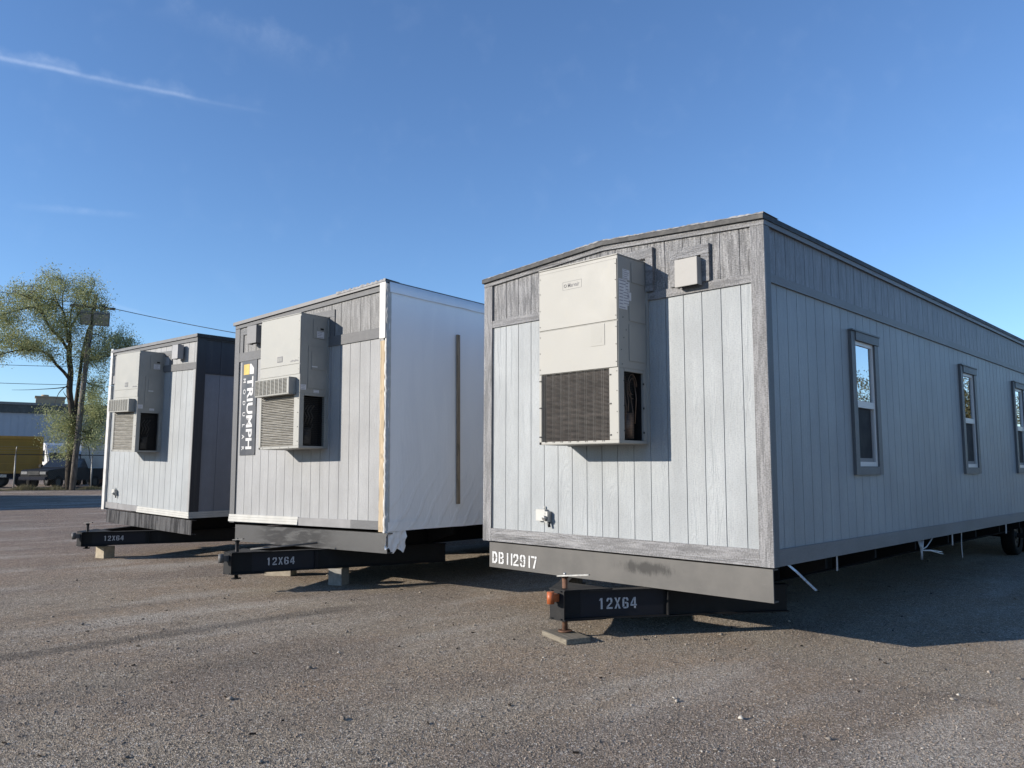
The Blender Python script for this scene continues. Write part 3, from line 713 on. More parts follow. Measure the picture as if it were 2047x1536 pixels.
def make_trailer_b():
    Wd, L, H = 3.5, 18.3, .823
    root = thing('office_trailer', 'grey half-building trailer with one long side sealed in white plastic wrap, parked in the middle', 'trailer', group='office trailers parked in the yard')
    off = (0, 0, H); zl, zr = 3.03, 3.14
    top = lambda u: zr+(zr-zl)*u/Wd
    groove_wall(off, 'x', -Wd, 0, 0, lambda u: 2.5, -Wd+.125, .2025).build('front_wall', M['sidingB_z'], root)
    groove_wall(off, 'x', -Wd, 0, 2.5, top, -Wd+.125, .2025).build('upper_front_wall', M['upperB_z'], root)
    back_shell(root, H, Wd, L, zl, zr, M['sidingC_side']); p = .02
    mb = MB(off); mb.prism([(-Wd-p, -.005), (-Wd+.105, -.005), (-Wd+.105, top(-Wd)-.06), (-Wd-p, top(-Wd)-.06)], 'y', -p, -.0005); mb.build('corner_board', M['trimB_z'], root)
    mb = MB(off); mb.box(-Wd+.1055, -.105, -p+.002, -.0005, 2.447, 2.583); mb.build('band_board', M['trimB_x'], root)
    mb = MB(off); mb.prism([(-Wd-p, top(-Wd)-.055), (-.105, top(-.105)-.075), (-.105, top(-.105)-.002), (-Wd-p, top(-Wd)-.002)], 'y', -p-.003, -.0006); mb.build('fascia_board', M['trimB_x'], root)
    mb = MB(off)                                                     # boards round the duct openings
    mb.box(-3.385, -1.07, -p+.004, -.0007, 2.86, 2.955); mb.box(-1.165, -1.0705, -p+.005, -.0007, 2.5835, 2.859); mb.box(-3.384, -3.30, -p+.005, -.0007, 2.5835, 2.859)
    mb.build('grille_surround', M['trimB_x'], root)
    # bottom trim in three lengths
    mb = MB(off)
    for k in range(3): mb.box(-Wd-.03, -1.79, -.034+.005*k, -.0005, .012+.036*k, .012+.036*k+.034)
    mb.build('skirt_trim', M['white_trim'], root)['label'] = 'white ribbed skirt trim'
    mb = MB(off); mb.box(-1.788, -.662, -p, -.0005, .005, .112); mb.build('bottom_board', M['grey_trim'], root)
    mb = MB(off); mb.box(-.658, -.10, -p-.002, -.0005, .005, .112); mb.build('bottom_board', M['trimB_x'], root)
    # end stud and wrapped corner
    mb = MB(off); v = []; n = 30
    for i in range(n+1):
        z = -.02+2.42*i/n; w = random.uniform(-.006, .006); v += [(-.098+w, -.036, z), (-.012+w*.6, -.038, z), (-.012+w*.6, -.0006, z), (-.098+w, -.0006, z)]
    f = [(0, 3, 2, 1), (n*4, n*4+1, n*4+2, n*4+3)]
    for i in range(n):
        for k in range(4): a = i*4+k; b = i*4+(k+1) % 4; f.append((a, b, b+4, a+4))
    mb.add(v, f); mb.build('end_stud', M['stud'], root)['label'] = 'bare pine stud at the wrapped corner'
    mb = MB(off); v = []; n = 60
    for i in range(n+1):
        z = -.03+3.17*i/n; w = random.uniform(0, .012); v += [(-.014, -.030-w, z), (.012+w, -.034-w, z), (.026+w*.4, .03, z)]
    f = []
    for i in range(n):
        for k in range(2): a = i*3+k; f.append((a, a+1, a+4, a+3))
    mb.add(v, f, 0, True); mb.build('wrap_corner', M['wrap_edge'], root)
    mb = MB(off); mb.box(-.105, .004, -.052, -.0365, 2.43, 3.16); mb.build('wrap_batten', M['wrap_edge'], root)
    wrapped_sheet(off, .022, .0, L, -.0, zr+.02, 260, 44, .012, 3).build('plastic_wrap', M['wrap'], root)
    mb = MB(off); n = 80; v = []; f = []
    for i in range(n+1):
        t = L*i/n; w = random.uniform(0, .012)
        v += [(.03, t, zr+.025), (.038, t, zr-.10-w), (.036, t, -.02+w*.5), (.036, t, .09+w), (-.3, t, zr+.03)]
    for i in range(n):
        a = i*5; f += [(a+4, a, a+5, a+9), (a, a+1, a+6, a+5), (a+2, a+7, a+8, a+3)]
    mb.add(v, f, 0, True); mb.build('wrap_fold', M['wrap'], root)
    mb = MB(off); n = 10; v = []; f = []                              # loose flap under the corner
    for i in range(n+1):
        for j in range(7):
            t = -.02+.34*i/n; z = -.01-(.255-.03*math.sin(i*1.3))*j/6*(1 if i > 1 else .9)
            v.append((.018+.014*math.sin(i*1.9+j*.9)+.012*math.sin(j*2.1+i), t, z))
    for i in range(n):
        for j in range(6): a = i*7+j; f.append((a, a+1, a+8, a+7))
    mb.add(v, f, 0, True); mb.build('wrap_flap', M['wrap'], root)
    mb = MB(off); mb.box(.036, .060, 1.238, 1.293, .286, 2.637); bt = mb.build('batten', M['batten'], root)
    mb = MB(off)                                                     # roof with drip edge and a dark gap
    mb.prism([(-Wd-.045, top(-Wd)), (.0, zr), (.0, zr+.05), (-Wd-.045, top(-Wd)+.05)], 'y', -.05, L+.03); rf = mb.build('roof', M['dripB'], root)
    mb = MB(off); v = []; f = []; n = 50
    for i in range(n+1):
        u = -1.0+1.0*i/n; w = random.uniform(0, .025); v += [(u, -.056, top(u)+.03), (u, -.05, top(u)+.052+w), (u, .2, top(u)+.055)]
    for i in range(n):
        a = i*3; f += [(a, a+3, a+4, a+1), (a+1, a+4, a+5, a+2)]
    mb.add(v, f); mb.build('roof_membrane', M['membrane'], rf)
    chassis(root, H, Wd, 'beamB', -3.375, .026, -.283, -.036)
    tg = tongue(root, H, Wd, -1.09, -.285, -.545, 1.28, 1.55, .46, .085, orange=False)
    screw_jack(root, H, -1.75, -.97, -.62, -.135, tg, .024, True, 'black_steel', .09)
    mb = MB(off); mb.tube([(-1.62, -.86, -.25), (-1.1, -.2, -.19)], .012, 8); mb.build('safety_bar', M['dull_bar'], tg)
    for v in (10.9, 11.75, 12.6):
        for u in (-.62, -Wd+.62): wheel(root, (0, 0, H-.823), u, v, .37, .22, M['rim'])
    place(root, (-4.849, -.527, .823), H, (0, -.014, .095)); return root
trailerB = make_trailer_b()

# ---------------------------------------------------------------- far left trailer
def make_trailer_c():
    Wd, L, H = 3.2, 18.3, .73
    root = thing('office_trailer', 'pale grey trailer with dark navy upper side, parked farthest left beside the tree', 'trailer', group='office trailers parked in the yard')
    off = (0, 0, H); zl, zr = 3.06, 3.13; p = .02
    top = lambda u: zr+(zr-zl)*u/Wd
    groove_wall(off, 'x', -Wd, 0, 0, lambda u: 2.57, -Wd+.06, .203).build('front_wall', M['sidingA_z'], root)
    groove_wall(off, 'x', -Wd, 0, 2.57, top, -Wd+.06, .203).build('upper_front_wall', M['sidingB_z'], root)
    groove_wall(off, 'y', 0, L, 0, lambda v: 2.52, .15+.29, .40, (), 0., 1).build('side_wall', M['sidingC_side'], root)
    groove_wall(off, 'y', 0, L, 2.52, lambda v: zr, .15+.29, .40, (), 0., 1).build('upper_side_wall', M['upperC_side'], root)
    back_shell(root, H, Wd, L, zl, zr, M['sidingC_side'])
    mb = MB(off); mb.box(.0005, p, -p, .152, .105, zr-.03); mb.build('corner_board', M['darkboard'], root)
    mb = MB(off); mb.box(-.075, -.0005, -p+.002, -.0005, .11, 2.566); mb.build('corner_board', M['sidingB_z'], root)
    mb = MB(off); mb.box(-1.25, -.0, -p, -.0005, 2.568, 2.69); mb.build('band_board', M['trimB_x'], root)
    mb = MB(off); mb.box(-Wd, -2.95, -p, -.0005, 2.44, 2.60); mb.build('band_board', M['grey_trim'], root)
    mb = MB(off); mb.prism([(-Wd, top(-Wd)-.05), (p, top(0)-.07), (p, top(0)-.003), (-Wd, top(-Wd)-.003)], 'y', -p-.005, -.0006); mb.build('fascia_board', M['trimB_x'], root)
    mb = MB(off); mb.box(.0006, p-.004, .1525, L, 2.50, 2.52); mb.box(.0006, p+.004, -p, L, zr-.03, zr); mb.build('side_trim', M['darkboard'], root)
    mb = MB(off); mb.box(-2.35, -.86, -p+.004, -.0006, 2.86, 2.95); mb.box(-.95, -.8605, -p+.003, -.0006, 2.691, 2.859); mb.build('grille_surround', M['trimB_x'], root)
    mb = MB(off); mb.box(-Wd, -2.66, -p, -.0005, .005, .118); mb.build('bottom_board', M['grey_trim'], root)
    mb = MB(off); mb.box(-2.655, -1.86, -p, -.0005, .005, .112); mb.build('bottom_board', M['grey_trim'], root)
    mb = MB(off)
    for k in range(3): mb.box(-1.855, .02, -.034+.005*k, -.0005, .0+.036*k, .034+.036*k); mb.box(.0006, .034-.005*k, -.03, L, .0+.036*k, .034+.036*k)
    mb.build('skirt_trim', M['white_trim'], root)['label'] = 'white ribbed skirt trim'
    # wrapped left edge
    for (z0, z1, u0) in ((2.42, 3.14, -Wd-.075), (-.03, 2.41, -Wd-.09)):
        mb = MB(off); v = []; n = 24
        for i in range(n+1):
            z = z0+(z1-z0)*i/n; w = random.uniform(-.004, .004); v += [(u0+w, -.05, z), (-Wd+.005+w, -.045, z), (-Wd+.005+w, .05, z), (u0+w, .05, z)]
        f = [(0, 3, 2, 1), (n*4, n*4+1, n*4+2, n*4+3)]
        for i in range(n):
            for k in range(4): a = i*4+k; b = i*4+(k+1) % 4; f.append((a, b, b+4, a+4))
        mb.add(v, f); mb.build('wrap_edge', M['wrap_edge'], root)
    mb = MB(off); mb.prism([(-Wd-.06, top(-Wd)), (.045, zr), (.045, zr+.055), (-Wd-.06, top(-Wd)+.05)], 'y', -.05, L+.03); mb.build('roof', M['dripB'], root)
    mb = MB(off); mb.box(.046, .052, -.05, L, zr-.005, zr+.057); mb.build('drip_edge', M['drip'], root)
    chassis(root, H, Wd, 'beamC', -3.14, .09, -.275, -.03)
    tg = tongue(root, H, Wd, -1.10, -.282, -.515, 1.10, 1.4, .36, .075, orange=False)
    screw_jack(root, H, -1.6, -.98, -.57, -.14, tg, .022, True, 'black_steel', .11)
    for v in (10.9, 11.75, 12.6):
        for u in (-.62, -Wd+.62): wheel(root, (0, 0, 0), u, v, .37, .22, M['rim'])
    place(root, (-10.23, -.695, .73), H, (.006, .023, .091)); return root
trailerC = make_trailer_c()

def local_to(root, H):
    """world matrix of a trailer's frame with z=0 at its siding bottom"""
    return Matrix.Translation(root.location) @ root.rotation_euler.to_matrix().to_4x4() @ Matrix.Translation((0, 0, H))
MA, MBm, MC = local_to(trailerA, .755), local_to(trailerB, .823), local_to(trailerC, .73)
def put(o, mat, p, turn=0):
    m = mat @ Matrix.Translation(p) @ Matrix.Rotation(turn, 4, 'Z'); o.location = m.to_translation(); o.rotation_euler = m.to_euler(); return o

# ---------------------------------------------------------------- wall-mounted air conditioners
def panel_plate(mb, x, y0, y1, z0, z1, t=.006): mb.box(x, x+t, y0, y1, z0, z1)
def label_paper(parent, x, y0, y1, z0, z1, rows, seed):
    """printed sticker on a +x facing side: white sheet with rows of grey print"""
    rnd = random.Random(seed); mb = MB(); mb.box(x, x+.0012, y0, y1, z0, z1); w = y1-y0; h = z1-z0
    for k in range(rows):
        z = z1-h*(k+.5)/rows; a = y0+w*.08; b = y0+w*rnd.uniform(.55, .93)
        mb.box(x+.0012, x+.0018, a, b, z-h/rows*.16, z+h/rows*.16, 1)
    return mb.build('label', [M['paper'], M['ink']], parent)
def make_ac_a():
    # local frame: x 0..1.028 across, y 0 at wall, -.48 front, z 0..1.826 up
    w, d, h = 1.028, .48, 1.826
    root = thing('air_conditioner', 'tall cream air conditioner with wide brown coil guard on the nearest right trailer', 'air conditioner', group='wall-mounted air conditioners')
    cab = MB(); zc = .724
    cab.box(0, w, -d, -.001, zc, h)                                             # upper cabinet
    cab.box(0, .035, -d, -.001, .0, zc); cab.box(w-.115, w, -d, -d+.09, .03, zc)    # left edge, right front post
    cab.box(w-.03, w, -.075, -.001, .03, zc); cab.box(w-.025, w, -d+.09, -.075, zc-.03, zc)
    cab.box(.0, w, -d, -.001, 0, .03); cab.box(.03, w-.03, -.03, -.001, .03, zc)
    co = cab.build('cabinet', M['cream'], root, .004)
    for x0 in (w, -.028): fl = MB(); fl.box(x0, x0+.028, -.022, -.0005, 0.0, h-.02); fl.build('wall_flange', M['cream'], root)
    fp = MB(); fp.box(.006, w-.006, -d-.006, -d, 1.187, h-.035); fp.build('front_panel', M['cream'], root, .003)
    fp = MB(); fp.box(.006, w-.006, -d-.006, -d, zc+.004, 1.180); fp.build('front_panel', M['cream'], root, .003)
    tp = MB(); tp.box(-.004, w+.004, -d-.008, -.001, h, h+.012); tp.build('top_cap', M['cream'], root, .003)
    hd = MB(); hd.box(.70, .872, -d-.010, -d-.006, .955, 1.165); hd.build('access_hatch', M['hatch'], root)
    wl_ = MB(); wl_.box(.755, .83, -d-.0108, -d-.0102, .985, 1.03); wl_.build('label', M['hatch'], root)
    coil = MB(); coil.box(.035, w-.115, -d+.045, -d+.10, .03, zc); coil.build('condenser_coil', M['coilA'], root)
    gd = MB()
    for k in range(54):
        z = .045+(zc-.06)*k/53; gd.box(.028, w-.108, -d-.0005, -d+.003, z-.0013, z+.0013)
    for k in range(8):
        for dx in (0, .020): x = .085+(w-.24)*k/7.4+dx; gd.box(x-.0018, x+.0018, -d-.004, -d-.0005, .018, zc-.004)
    for z in (.08, .38, .66):
        for x in (.018, w-.10): gd.box(x-.012, x+.012, -d-.008, -d, z-.006, z+.006)
    gd.build('coil_guard', M['wire_black'], root)
    inn = MB(); inn.box(w-.35, w-.12, -d+.12, -.05, .031, zc-.001); inn.box(w-.119, w-.031, -.082, -.0755, .031, zc-.001); inn.box(w-.114, w-.027, -d+.0905, -d+.096, .031, zc-.031); inn.box(w-.119, w-.031, -d+.096, -.082, .0305, .036); inn.build('bay_shade_liner', M['inside'], root)  # near-black liner boxes paint the shade inside the side opening
    pp = MB()
    for k, (y, z0, z1) in enumerate(((-.30, .10, .62), (-.26, .15, .66), (-.18, .05, .5), (-.13, .2, .7))):
        pp.tube([(w-.07, y, z0), (w-.06, y+.015, (z0+z1)/2), (w-.08, y-.01, z1)], .007, 6)
    for r0 in (.05, .075): pp.tube([(w-.045, -.20+r0*math.cos(a), .56+r0*1.6*math.sin(a)) for a in [i*.35 for i in range(15)]], .004, 6)
    pp.cyl((w-.10, -.22, .05), (w-.10, -.22, .30), .07, 16)
    pp.build('refrigerant_pipes', M['copper'], root)
    sg = MB()
    for k in range(40): z = .05+.64*k/39; sg.box(w-.004, w-.0015, -d+.09, -.235, z-.0012, z+.0012)
    sgo = sg.build('side_guard', M['wire_black'], root)
    for z in (.12, .36, .6):
        for (y0, y1, za, zb) in ((-d+.08, -d+.10, z-.007, z+.007), (-.085, -.068, z-.02, z)): MB().box(w-.0012, w+.005, y0, y1, za, zb).build('clip', M['wire_black'], sgo)
    for (y0, y1, z0, z1) in ((-.262, -.028, 1.585, 1.79), (-.305, -.030, 1.195, 1.40), (-.31, -.030, .80, 1.165)):
        p_ = MB(); p_.box(w+.0006, w+.007, y0, y1, z0, z1); p_.build('side_hatch', M['cream'], root, .003)
    label_paper(root, w+.001, -.40, -.285, 1.60, 1.70, 5, 1); label_paper(root, w+.0022, -.465, -.33, 1.30, 1.595, 9, 2)
    lb = label_paper(root, w+.0034, -.40, -.265, 1.345, 1.48, 5, 3); label_paper(root, w+.0034, -.355, -.29, 1.485, 1.58, 3, 4)
    tri = MB(); tri.prism([(-.335, 1.425), (-.295, 1.425), (-.315, 1.465)], 'x', w+.0048, w+.0056); tri.build('warning_triangle', M['ink'], lb)
    SCP = root
    for x in (.02, w-.02):
        for z in (1.23, 1.40, 1.58, 1.74, .78, .95, 1.12): screw(SCP, (x, -d-.005, z), (x, -d-.011, z), .0055)
    for z in (.1, .3, .5, .69): screw(SCP, (w-.02, -d, z), (w-.02, -d-.004, z), .005)
    for (y, z) in ((-.43, .9), (-.39, 1.02), (-.35, 1.10), (-.40, 1.22), (-.42, .76)): screw(SCP, (w, y, z), (w+.005, y, z), .005)
    # maker's badge: outline, ring and lettering
    lg = MB(); x0, x1, z0, z1 = .335, .585, 1.575, 1.660; y = -d-.0062
    for (a, b, c, e) in ((x0, x1, z0, z0+.003), (x0, x1, z1-.003, z1), (x0, x0+.003, z0+.003, z1-.003), (x1-.003, x1, z0+.003, z1-.003)): lg.box(a, b, y-.0012, y, c, e)
    lg.tube([(x0+.034+.015*math.cos(a), y-.0006, (z0+z1)/2+.015*math.sin(a)) for a in [i*math.pi/10 for i in range(21)]], .0032, 6, caps=False)
    me = text_mesh('Marvair', .062, .0006, .0006); add_mesh(lg, me, lambda a, b, c: (x0+.066+a*.80, y-.001-c, z0+.024+b)); 
    lg.build('badge', M['logo_grey'], root)
    return root
acA = make_ac_a(); put(acA, MA, (-2.293, 0, 1.084))
def make_ac_b():
    w, d, h = .92, .455, 1.80
    root = thing('air_conditioner', 'tall beige air conditioner with louvred hood next to the dark sign on the middle trailer', 'air conditioner', group='wall-mounted air conditioners')
    c = MB(); zc = .70
    c.box(0, w, -d, -.001, zc+.03, h); c.box(0, .045, -d, -.001, 0, zc+.03); c.box(w-.125, w, -d, -d+.07, .03, zc+.03); c.box(w-.05, w, -.05, -.001, .03, zc+.03)
    c.box(0, w, -d, -.001, 0, .03); c.box(w-.028, w, -d+.07, -.05, zc, zc+.03); c.box(.04, w-.05, -.03, -.001, .03, zc)
    c.build('cabinet', M['creamB'], root, .004)
    for x0 in (w, -.02): fl = MB(); fl.box(x0, x0+.02, -.02, -.0005, 0, h-.03); fl.build('wall_flange', M['creamB'], root)
    for (z0, z1) in ((1.125, h-.03), (.985, 1.118)):
        p_ = MB(); p_.box(.0, w-.004, -d-.007, -d, z0, z1); p_.build('front_panel', M['creamB'], root, .003)
    p_ = MB(); p_.box(.0, w, -d-.006, -.001, h, h+.012); p_.build('top_cap', M['creamB'], root, .003)
    # louvred hood
    hx0, hx1, hz0, hz1, hd = .135-.09, .835, .715, .945, .115
    hm = MB(); y0, y1 = -d-hd, -d-.0005; t = .016
    hm.box(hx0, hx1, y0, y1, hz1-t, hz1); hm.box(hx0, hx1, y0, y1, hz0, hz0+t); hm.box(hx0, hx0+t, y0, y1, hz0+t, hz1-t); hm.box(hx1-.05, hx1, y0, y1, hz0+t, hz1-t)
    ho = hm.build('hood', M['creamB'], root, .004)
    lv = MB(); nn = 11
    for k in range(nn):
        z = hz0+t+(hz1-hz0-2*t)*(k+.5)/nn
        lv.obox(((hx0+hx1-.034)/2, y0+.008, z), (1, 0, 0), (0, .8, .6), (0, -.6, .8), (hx1-hx0-.066)/2, .011, .0022)
    for k in range(1, 8): x = hx0+t+(hx1-hx0-.066)*k/8; lv.box(x-.008, x+.008, y0+.001, y0+.014, hz0+t, hz1-t)
    lv.build('louvre', M['creamB'], ho)
    bk = MB(); bk.box(hx0+t, hx1-.05, y0+.05, y0+.06, hz0+t, hz1-t); bk.build('hood_back', M['inside'], ho)
    co = MB(); co.box(.045, w-.125, -d+.02, -d+.06, .03, zc+.03); co.build('condenser_coil', M['coilB'], root)
    gd = MB(); n = 30
    for k in range(n): z = .04+(zc-.02)*k/(n-1); gd.box(.045, w-.125, -d+.004, -d+.018, z-.0055, z+.0055)
    gd.build('coil_guard', M['coilB'], root)
    b = MB(); b.box(w-.33, w-.13, -d+.08, -.05, .031, zc-.001); b.box(w-.129, w-.051, -.058, -.051, .031, zc-.001); b.box(w-.124, w-.03, -d+.0705, -d+.076, .031, zc-.001); b.box(w-.129, w-.051, -d+.076, -.058, .0305, .036); b.build('bay_shade_liner', M['inside'], root)  # black liners stand in for shade behind the side guard
    pp = MB(); pp.cyl((w-.10, -.26, .05), (w-.10, -.26, .27), .06, 18); pp.box(w-.07, w-.03, -.345, -.25, .06, .17)
    for k, y in enumerate((-.33, -.28, -.23)): pp.tube([(w-.07, y, .32), (w-.05, y+.03, .42), (w-.06, y-.01, .5), (w-.05, y+.05, .58)], .010, 7)
    pp.tube([(w-.04, -.30+.09*math.cos(a), .33+.10*math.sin(a)) for a in [3.3+i*.3 for i in range(11)]], .004, 6)
    pp.build('refrigerant_pipes', M['bay_pipe'], root)
    sg = MB()
    for k in range(26): z = .05+(zc-.08)*k/25; sg.box(w-.006, w-.003, -d+.07, -.05, z-.002, z+.002)
    sg.build('side_guard', M['wire_black'], root)
    p1 = MB(); p1.box(w+.0005, w+.006, -.265, -.04, 1.49, 1.745); po = p1.build('side_hatch', M['creamB'], root, .003)
    dm = MB(); dm.box(w+.006, w+.012, -.20, -.075, 1.60, 1.65); dm.build('control_box', M['hatch'], po); dk = MB(); dk.box(w+.0123, w+.0135, -.15, -.095, 1.612, 1.638); dk.build('display', M['black'], po)
    label_paper(po, w+.0064, -.20, -.085, 1.50, 1.592, 4, 9)
    p2 = MB(); p2.box(w+.0005, w+.006, -.335, -.012, .80, 1.375); p2o = p2.build('side_hatch', M['creamB'], root, .003)
    p3 = MB(); p3.box(w+.0062, w+.014, -.285, -.055, 1.06, 1.31); p3.build('breaker_door', M['creamB'], p2o, .003)
    pl = MB(); pl.box(w+.0142, w+.0152, -.28, -.19, 1.09, 1.105); pl.build('label', M['paper'], p2o)
    label_paper(root, w+.001, -.445, -.36, .775, .845, 3, 5); label_paper(root, w+.001, -.235, -.15, .745, .785, 2, 6)
    bd = MB(); bd.box(.405, .525, -d-.010, -d-.0072, 1.175, 1.255); bdo = bd.build('badge', M['logo_grey'], root)
    b2 = MB()
    for k in range(5): b2.box(.42+.02*k, .432+.02*k, -d-.0115, -d-.0102, 1.19, 1.24)
    b2.build('badge_relief', M['creamB'], bdo)
    ln = MB()
    for k in range(7): ln.box(.71+.026*k, .728+.026*k, -d-.0085, -d-.0072, 1.155+.004*(k % 3), 1.175+.004*((k*2) % 3))
    ln.build('trade_mark', M['logo_grey'], root)
    SCP = root
    for z in (.09, .28, .47, .66, .9, 1.05, 1.2, 1.45, 1.7): screw(SCP, (w-.03, -d-.0, z), (w-.03, -d-.009, z), .005)
    for z in (.1, .35, .6, .95, 1.25, 1.6): screw(SCP, (w, -.03, z), (w+.004, -.03, z), .005)
    for x in (.1, .3, .5, .7): screw(SCP, (x, -d, .015), (x, -d-.004, .015), .005)
    return root
acB = make_ac_b(); put(acB, MBm, (-2.13, 0, 1.05))
acC = copy_tree(acB); put(acC, MC, (-2.07, 0, 1.11))
acC['label'] = 'beige air conditioner with louvred hood on the farthest left trailer, near the tree'

# ---------------------------------------------------------------- exhaust hoods, outlet boxes, sign
def vent_hood(label, mat, w, h, d, mx, p):
    root = thing('vent_hood', label, 'vent hood', group='exhaust hoods high on the trailer fronts')
    mb = MB(); t = .008
    mb.box(0, w, -d, -d+t, 0, h); mb.box(0, t, -d+t, -.041, 0, h); mb.box(w-t, w, -d+t, -.041, 0, h); mb.box(t, w-t, -d+t, -.041, h-t, h)
    mb.build('cover', mat, root, .003)
    m2 = MB(); m2.box(t+.004, w-t-.004, -.06, -.041, .01, h-.02); m2.build('damper', M['inside'], root)
    return put(root, mx, p)
M['hoodA'] = paint_mat('pale_galvanised_hood', (.345, .338, .325), .6, .25, .0, .08, 6)
M['hoodB'] = paint_mat('grey_painted_hood', (.16, .16, .165), .5, .4)
M['hoodC'] = paint_mat('light_grey_hood', (.30, .30, .31), .5, .4)
vent_hood('pale metal exhaust hood beside the cream air conditioner, on the right trailer', M['hoodA'], .247, .268, .125, MA, (-.85, 0, 2.572))
vent_hood('dark grey exhaust hood above the dark sign on the middle trailer', M['hoodB'], .245, .27, .15, MBm, (-2.99, 0, 2.668))
vent_hood('small grey exhaust hood at the upper right of the farthest left trailer front', M['hoodC'], .205, .25, .15, MC, (-.61, 0, 2.762))
def outlet(label, mx, p, s=1.0, bag=True):
    root = thing('outlet_box', label, 'outlet box', group='outlet boxes low on the trailer fronts')
    mb = MB(); mb.box(-.08*s, .03*s, -.045*s, -.0006, 0, .10*s); mb.cyl((.0, -.02, .10*s), (.0, -.02, .13*s), .01, 8); mb.build('box', M['white_trim'], root, .006)
    m2 = MB(); m2.box(.032*s, .075*s, -.06*s, -.0006, -.01*s, .085*s); m2.cyl((.05*s, -.06*s, .035*s), (.05*s, -.085*s, .02*s), .022*s, 10); m2.build('connector', M['galv'], root, .005)
    m3 = MB(); m3.cyl((.06*s, -.03*s, .0), (.07*s, -.03*s, -.05*s), .012*s, 8); m3.build('cable', M['black'], root)
    return put(root, mx, p)
outlet('white and grey outlet box low on the front of the nearest right trailer', MA, (-2.64, 0, .27), 1.25)
outlet('small grey outlet box low on the front of the farthest left trailer', MC, (-2.80, 0, .27), 1.05)
def make_sign():
    root = thing('company_sign', 'dark slate vertical sign with white lettering and yellow square on the middle trailer', 'sign')
    w, h = .405, 1.485
    mb = MB(); mb.box(0, w, -.012, -.002, 0, h); po = mb.build('panel', M['sign_slate'], root, .002)
    y = -.0135
    # logo: yellow square and white house-like block
    lg = MB(); lg.box(.055, .205, y, -.012, h-.255, h-.095); lg.build('logo_square', M['sign_yellow'], po)
    lw = MB(); lw.prism([(.212, h-.255), (.325, h-.255), (.325, h-.165), (.25, h-.095), (.212, h-.095)], 'y', y, -.012); lw.build('logo_block', M['sign_white'], po)
    # lettering runs downwards (turned a quarter clockwise): text x -> -z, text y -> +x
    me = text_mesh('TRIUMPH', .205, .0007, .0062, space=1.02); xs_ = [p.co.x for p in me.vertices]; k = 1.105/(max(xs_)-min(xs_)); m0 = min(xs_)
    t1 = MB(); add_mesh(t1, me, lambda a, b, c: (.165+b*1.05, y-c, h-.29-(a-m0)*k)); t1.build('lettering', M['sign_white'], po)
    t2 = MB(); me2 = {}
    for i, ch in enumerate('MODULAR'):
        mm = text_mesh(ch, .093, .0007, .0012, align='CENTER'); zc = h-.345-i*(1.03/6)
        add_mesh(t2, mm, lambda a, b, c, zc=zc: (.055+b, y-c, zc-a*1.05))
    t2.build('lettering', M['sign_white'], po)
    SCP = po
    for a in (.02, w-.02):
        for b in (.025, h-.025, h/2): screw(SCP, (a, -.012, b), (a, -.016, b), .007)
    return put(root, MBm, (-3.315, -.0, 1.003))
make_sign()

# ---------------------------------------------------------------- blocks, pads, hanging straps
def cinder(name, label, mat, loc, rz, l=.39, w=.19, h=.19, hollow=True):
    mb = MB()
    if hollow:
        t = .032; mb.box(-l/2, l/2, -w/2, -w/2+t, 0, h); mb.box(-l/2, l/2, w/2-t, w/2, 0, h)
        for x in (-l/2, -t/2, l/2-t): mb.box(x, x+t, -w/2+t, w/2-t, 0, h)
    else: mb.box(-l/2, l/2, -w/2, w/2, 0, h)
    o = mb.build(name, mat, None, .006); o.location = loc; o.rotation_euler = (0, 0, rz)
    return tag(o, label, 'block', 'blocks propping the trailer tongues')
cinder('concrete_block', 'grey concrete block standing under the right arm of the middle trailer tongue', M['block_grey'], (-6.22, -.30, -.005), .45, .21, .20, .235, False)
cinder('concrete_block', 'tan concrete block lying behind the middle trailer tongue, left of the grey block', M['block_tan'], (-7.62, -.40, -.003), .62, .42, .21, .19, False)
cinder('concrete_block', 'pale tan concrete block under the tip of the farthest left trailer tongue', M['block_tan'], (-11.85, -1.47, -.004), .35, .22, .22, .205, False)
mb = MB(); mb.box(-.11, .11, -.105, .105, 0, .022); o = mb.build('wood_shim', M['plank'], None, .003); o.location = (-6.22, -.30, .2302); o.rotation_euler = (0, 0, .5)
tag(o, 'thin wooden shim on top of the grey concrete block', 'shim')
mb = MB(); mb.box(-.235, .235, -.13, .13, 0, .048); o = mb.build('jack_pad', M['plank'], None, .004); o.location = (-1.745, -.71, .001); o.rotation_euler = (0, 0, -.33)
tag(o, 'weathered wooden plank pad under the rusty jack of the right trailer', 'wood pad')

def strap(label, pts, w, mat, name='hanging_strap', grp='straps hanging under the right trailer'):
    mb = MB(); v = []; P = [Vector(p) for p in pts]
    for p in P: v += [(p.x, p.y-w/2, p.z), (p.x, p.y+w/2, p.z), (p.x-.004, p.y+w/2, p.z), (p.x-.004, p.y-w/2, p.z)]
    f = [(0, 3, 2, 1), tuple(4*(len(P)-1)+k for k in range(4))]
    for i in range(len(P)-1):
        for k in range(4): a = i*4+k; b = i*4+(k+1) % 4; f.append((a, b, b+4, a+4))
    mb.add(v, f); o = mb.build(name, mat); return tag(o, label, 'strap', grp)
H_A = .755
strap('shiny pale blue strap slanting down under the near side corner of the right trailer', [(-.02, .33, H_A-.005), (.0, .45, H_A-.075), (.0, .62, H_A-.165), (.0, .85, H_A-.285)], .05, M['strap'])
strap('short straight pale strap hanging next to the shiny slanting one', [(-.01, 1.37, H_A-.005), (-.01, 1.366, H_A-.15)], .035, M['pvc'])
strap('short pale strap hanging between the cable bundle and the wheels', [(-.01, 5.09, H_A-.005), (-.01, 5.08, H_A-.15)], .05, M['pvc'])
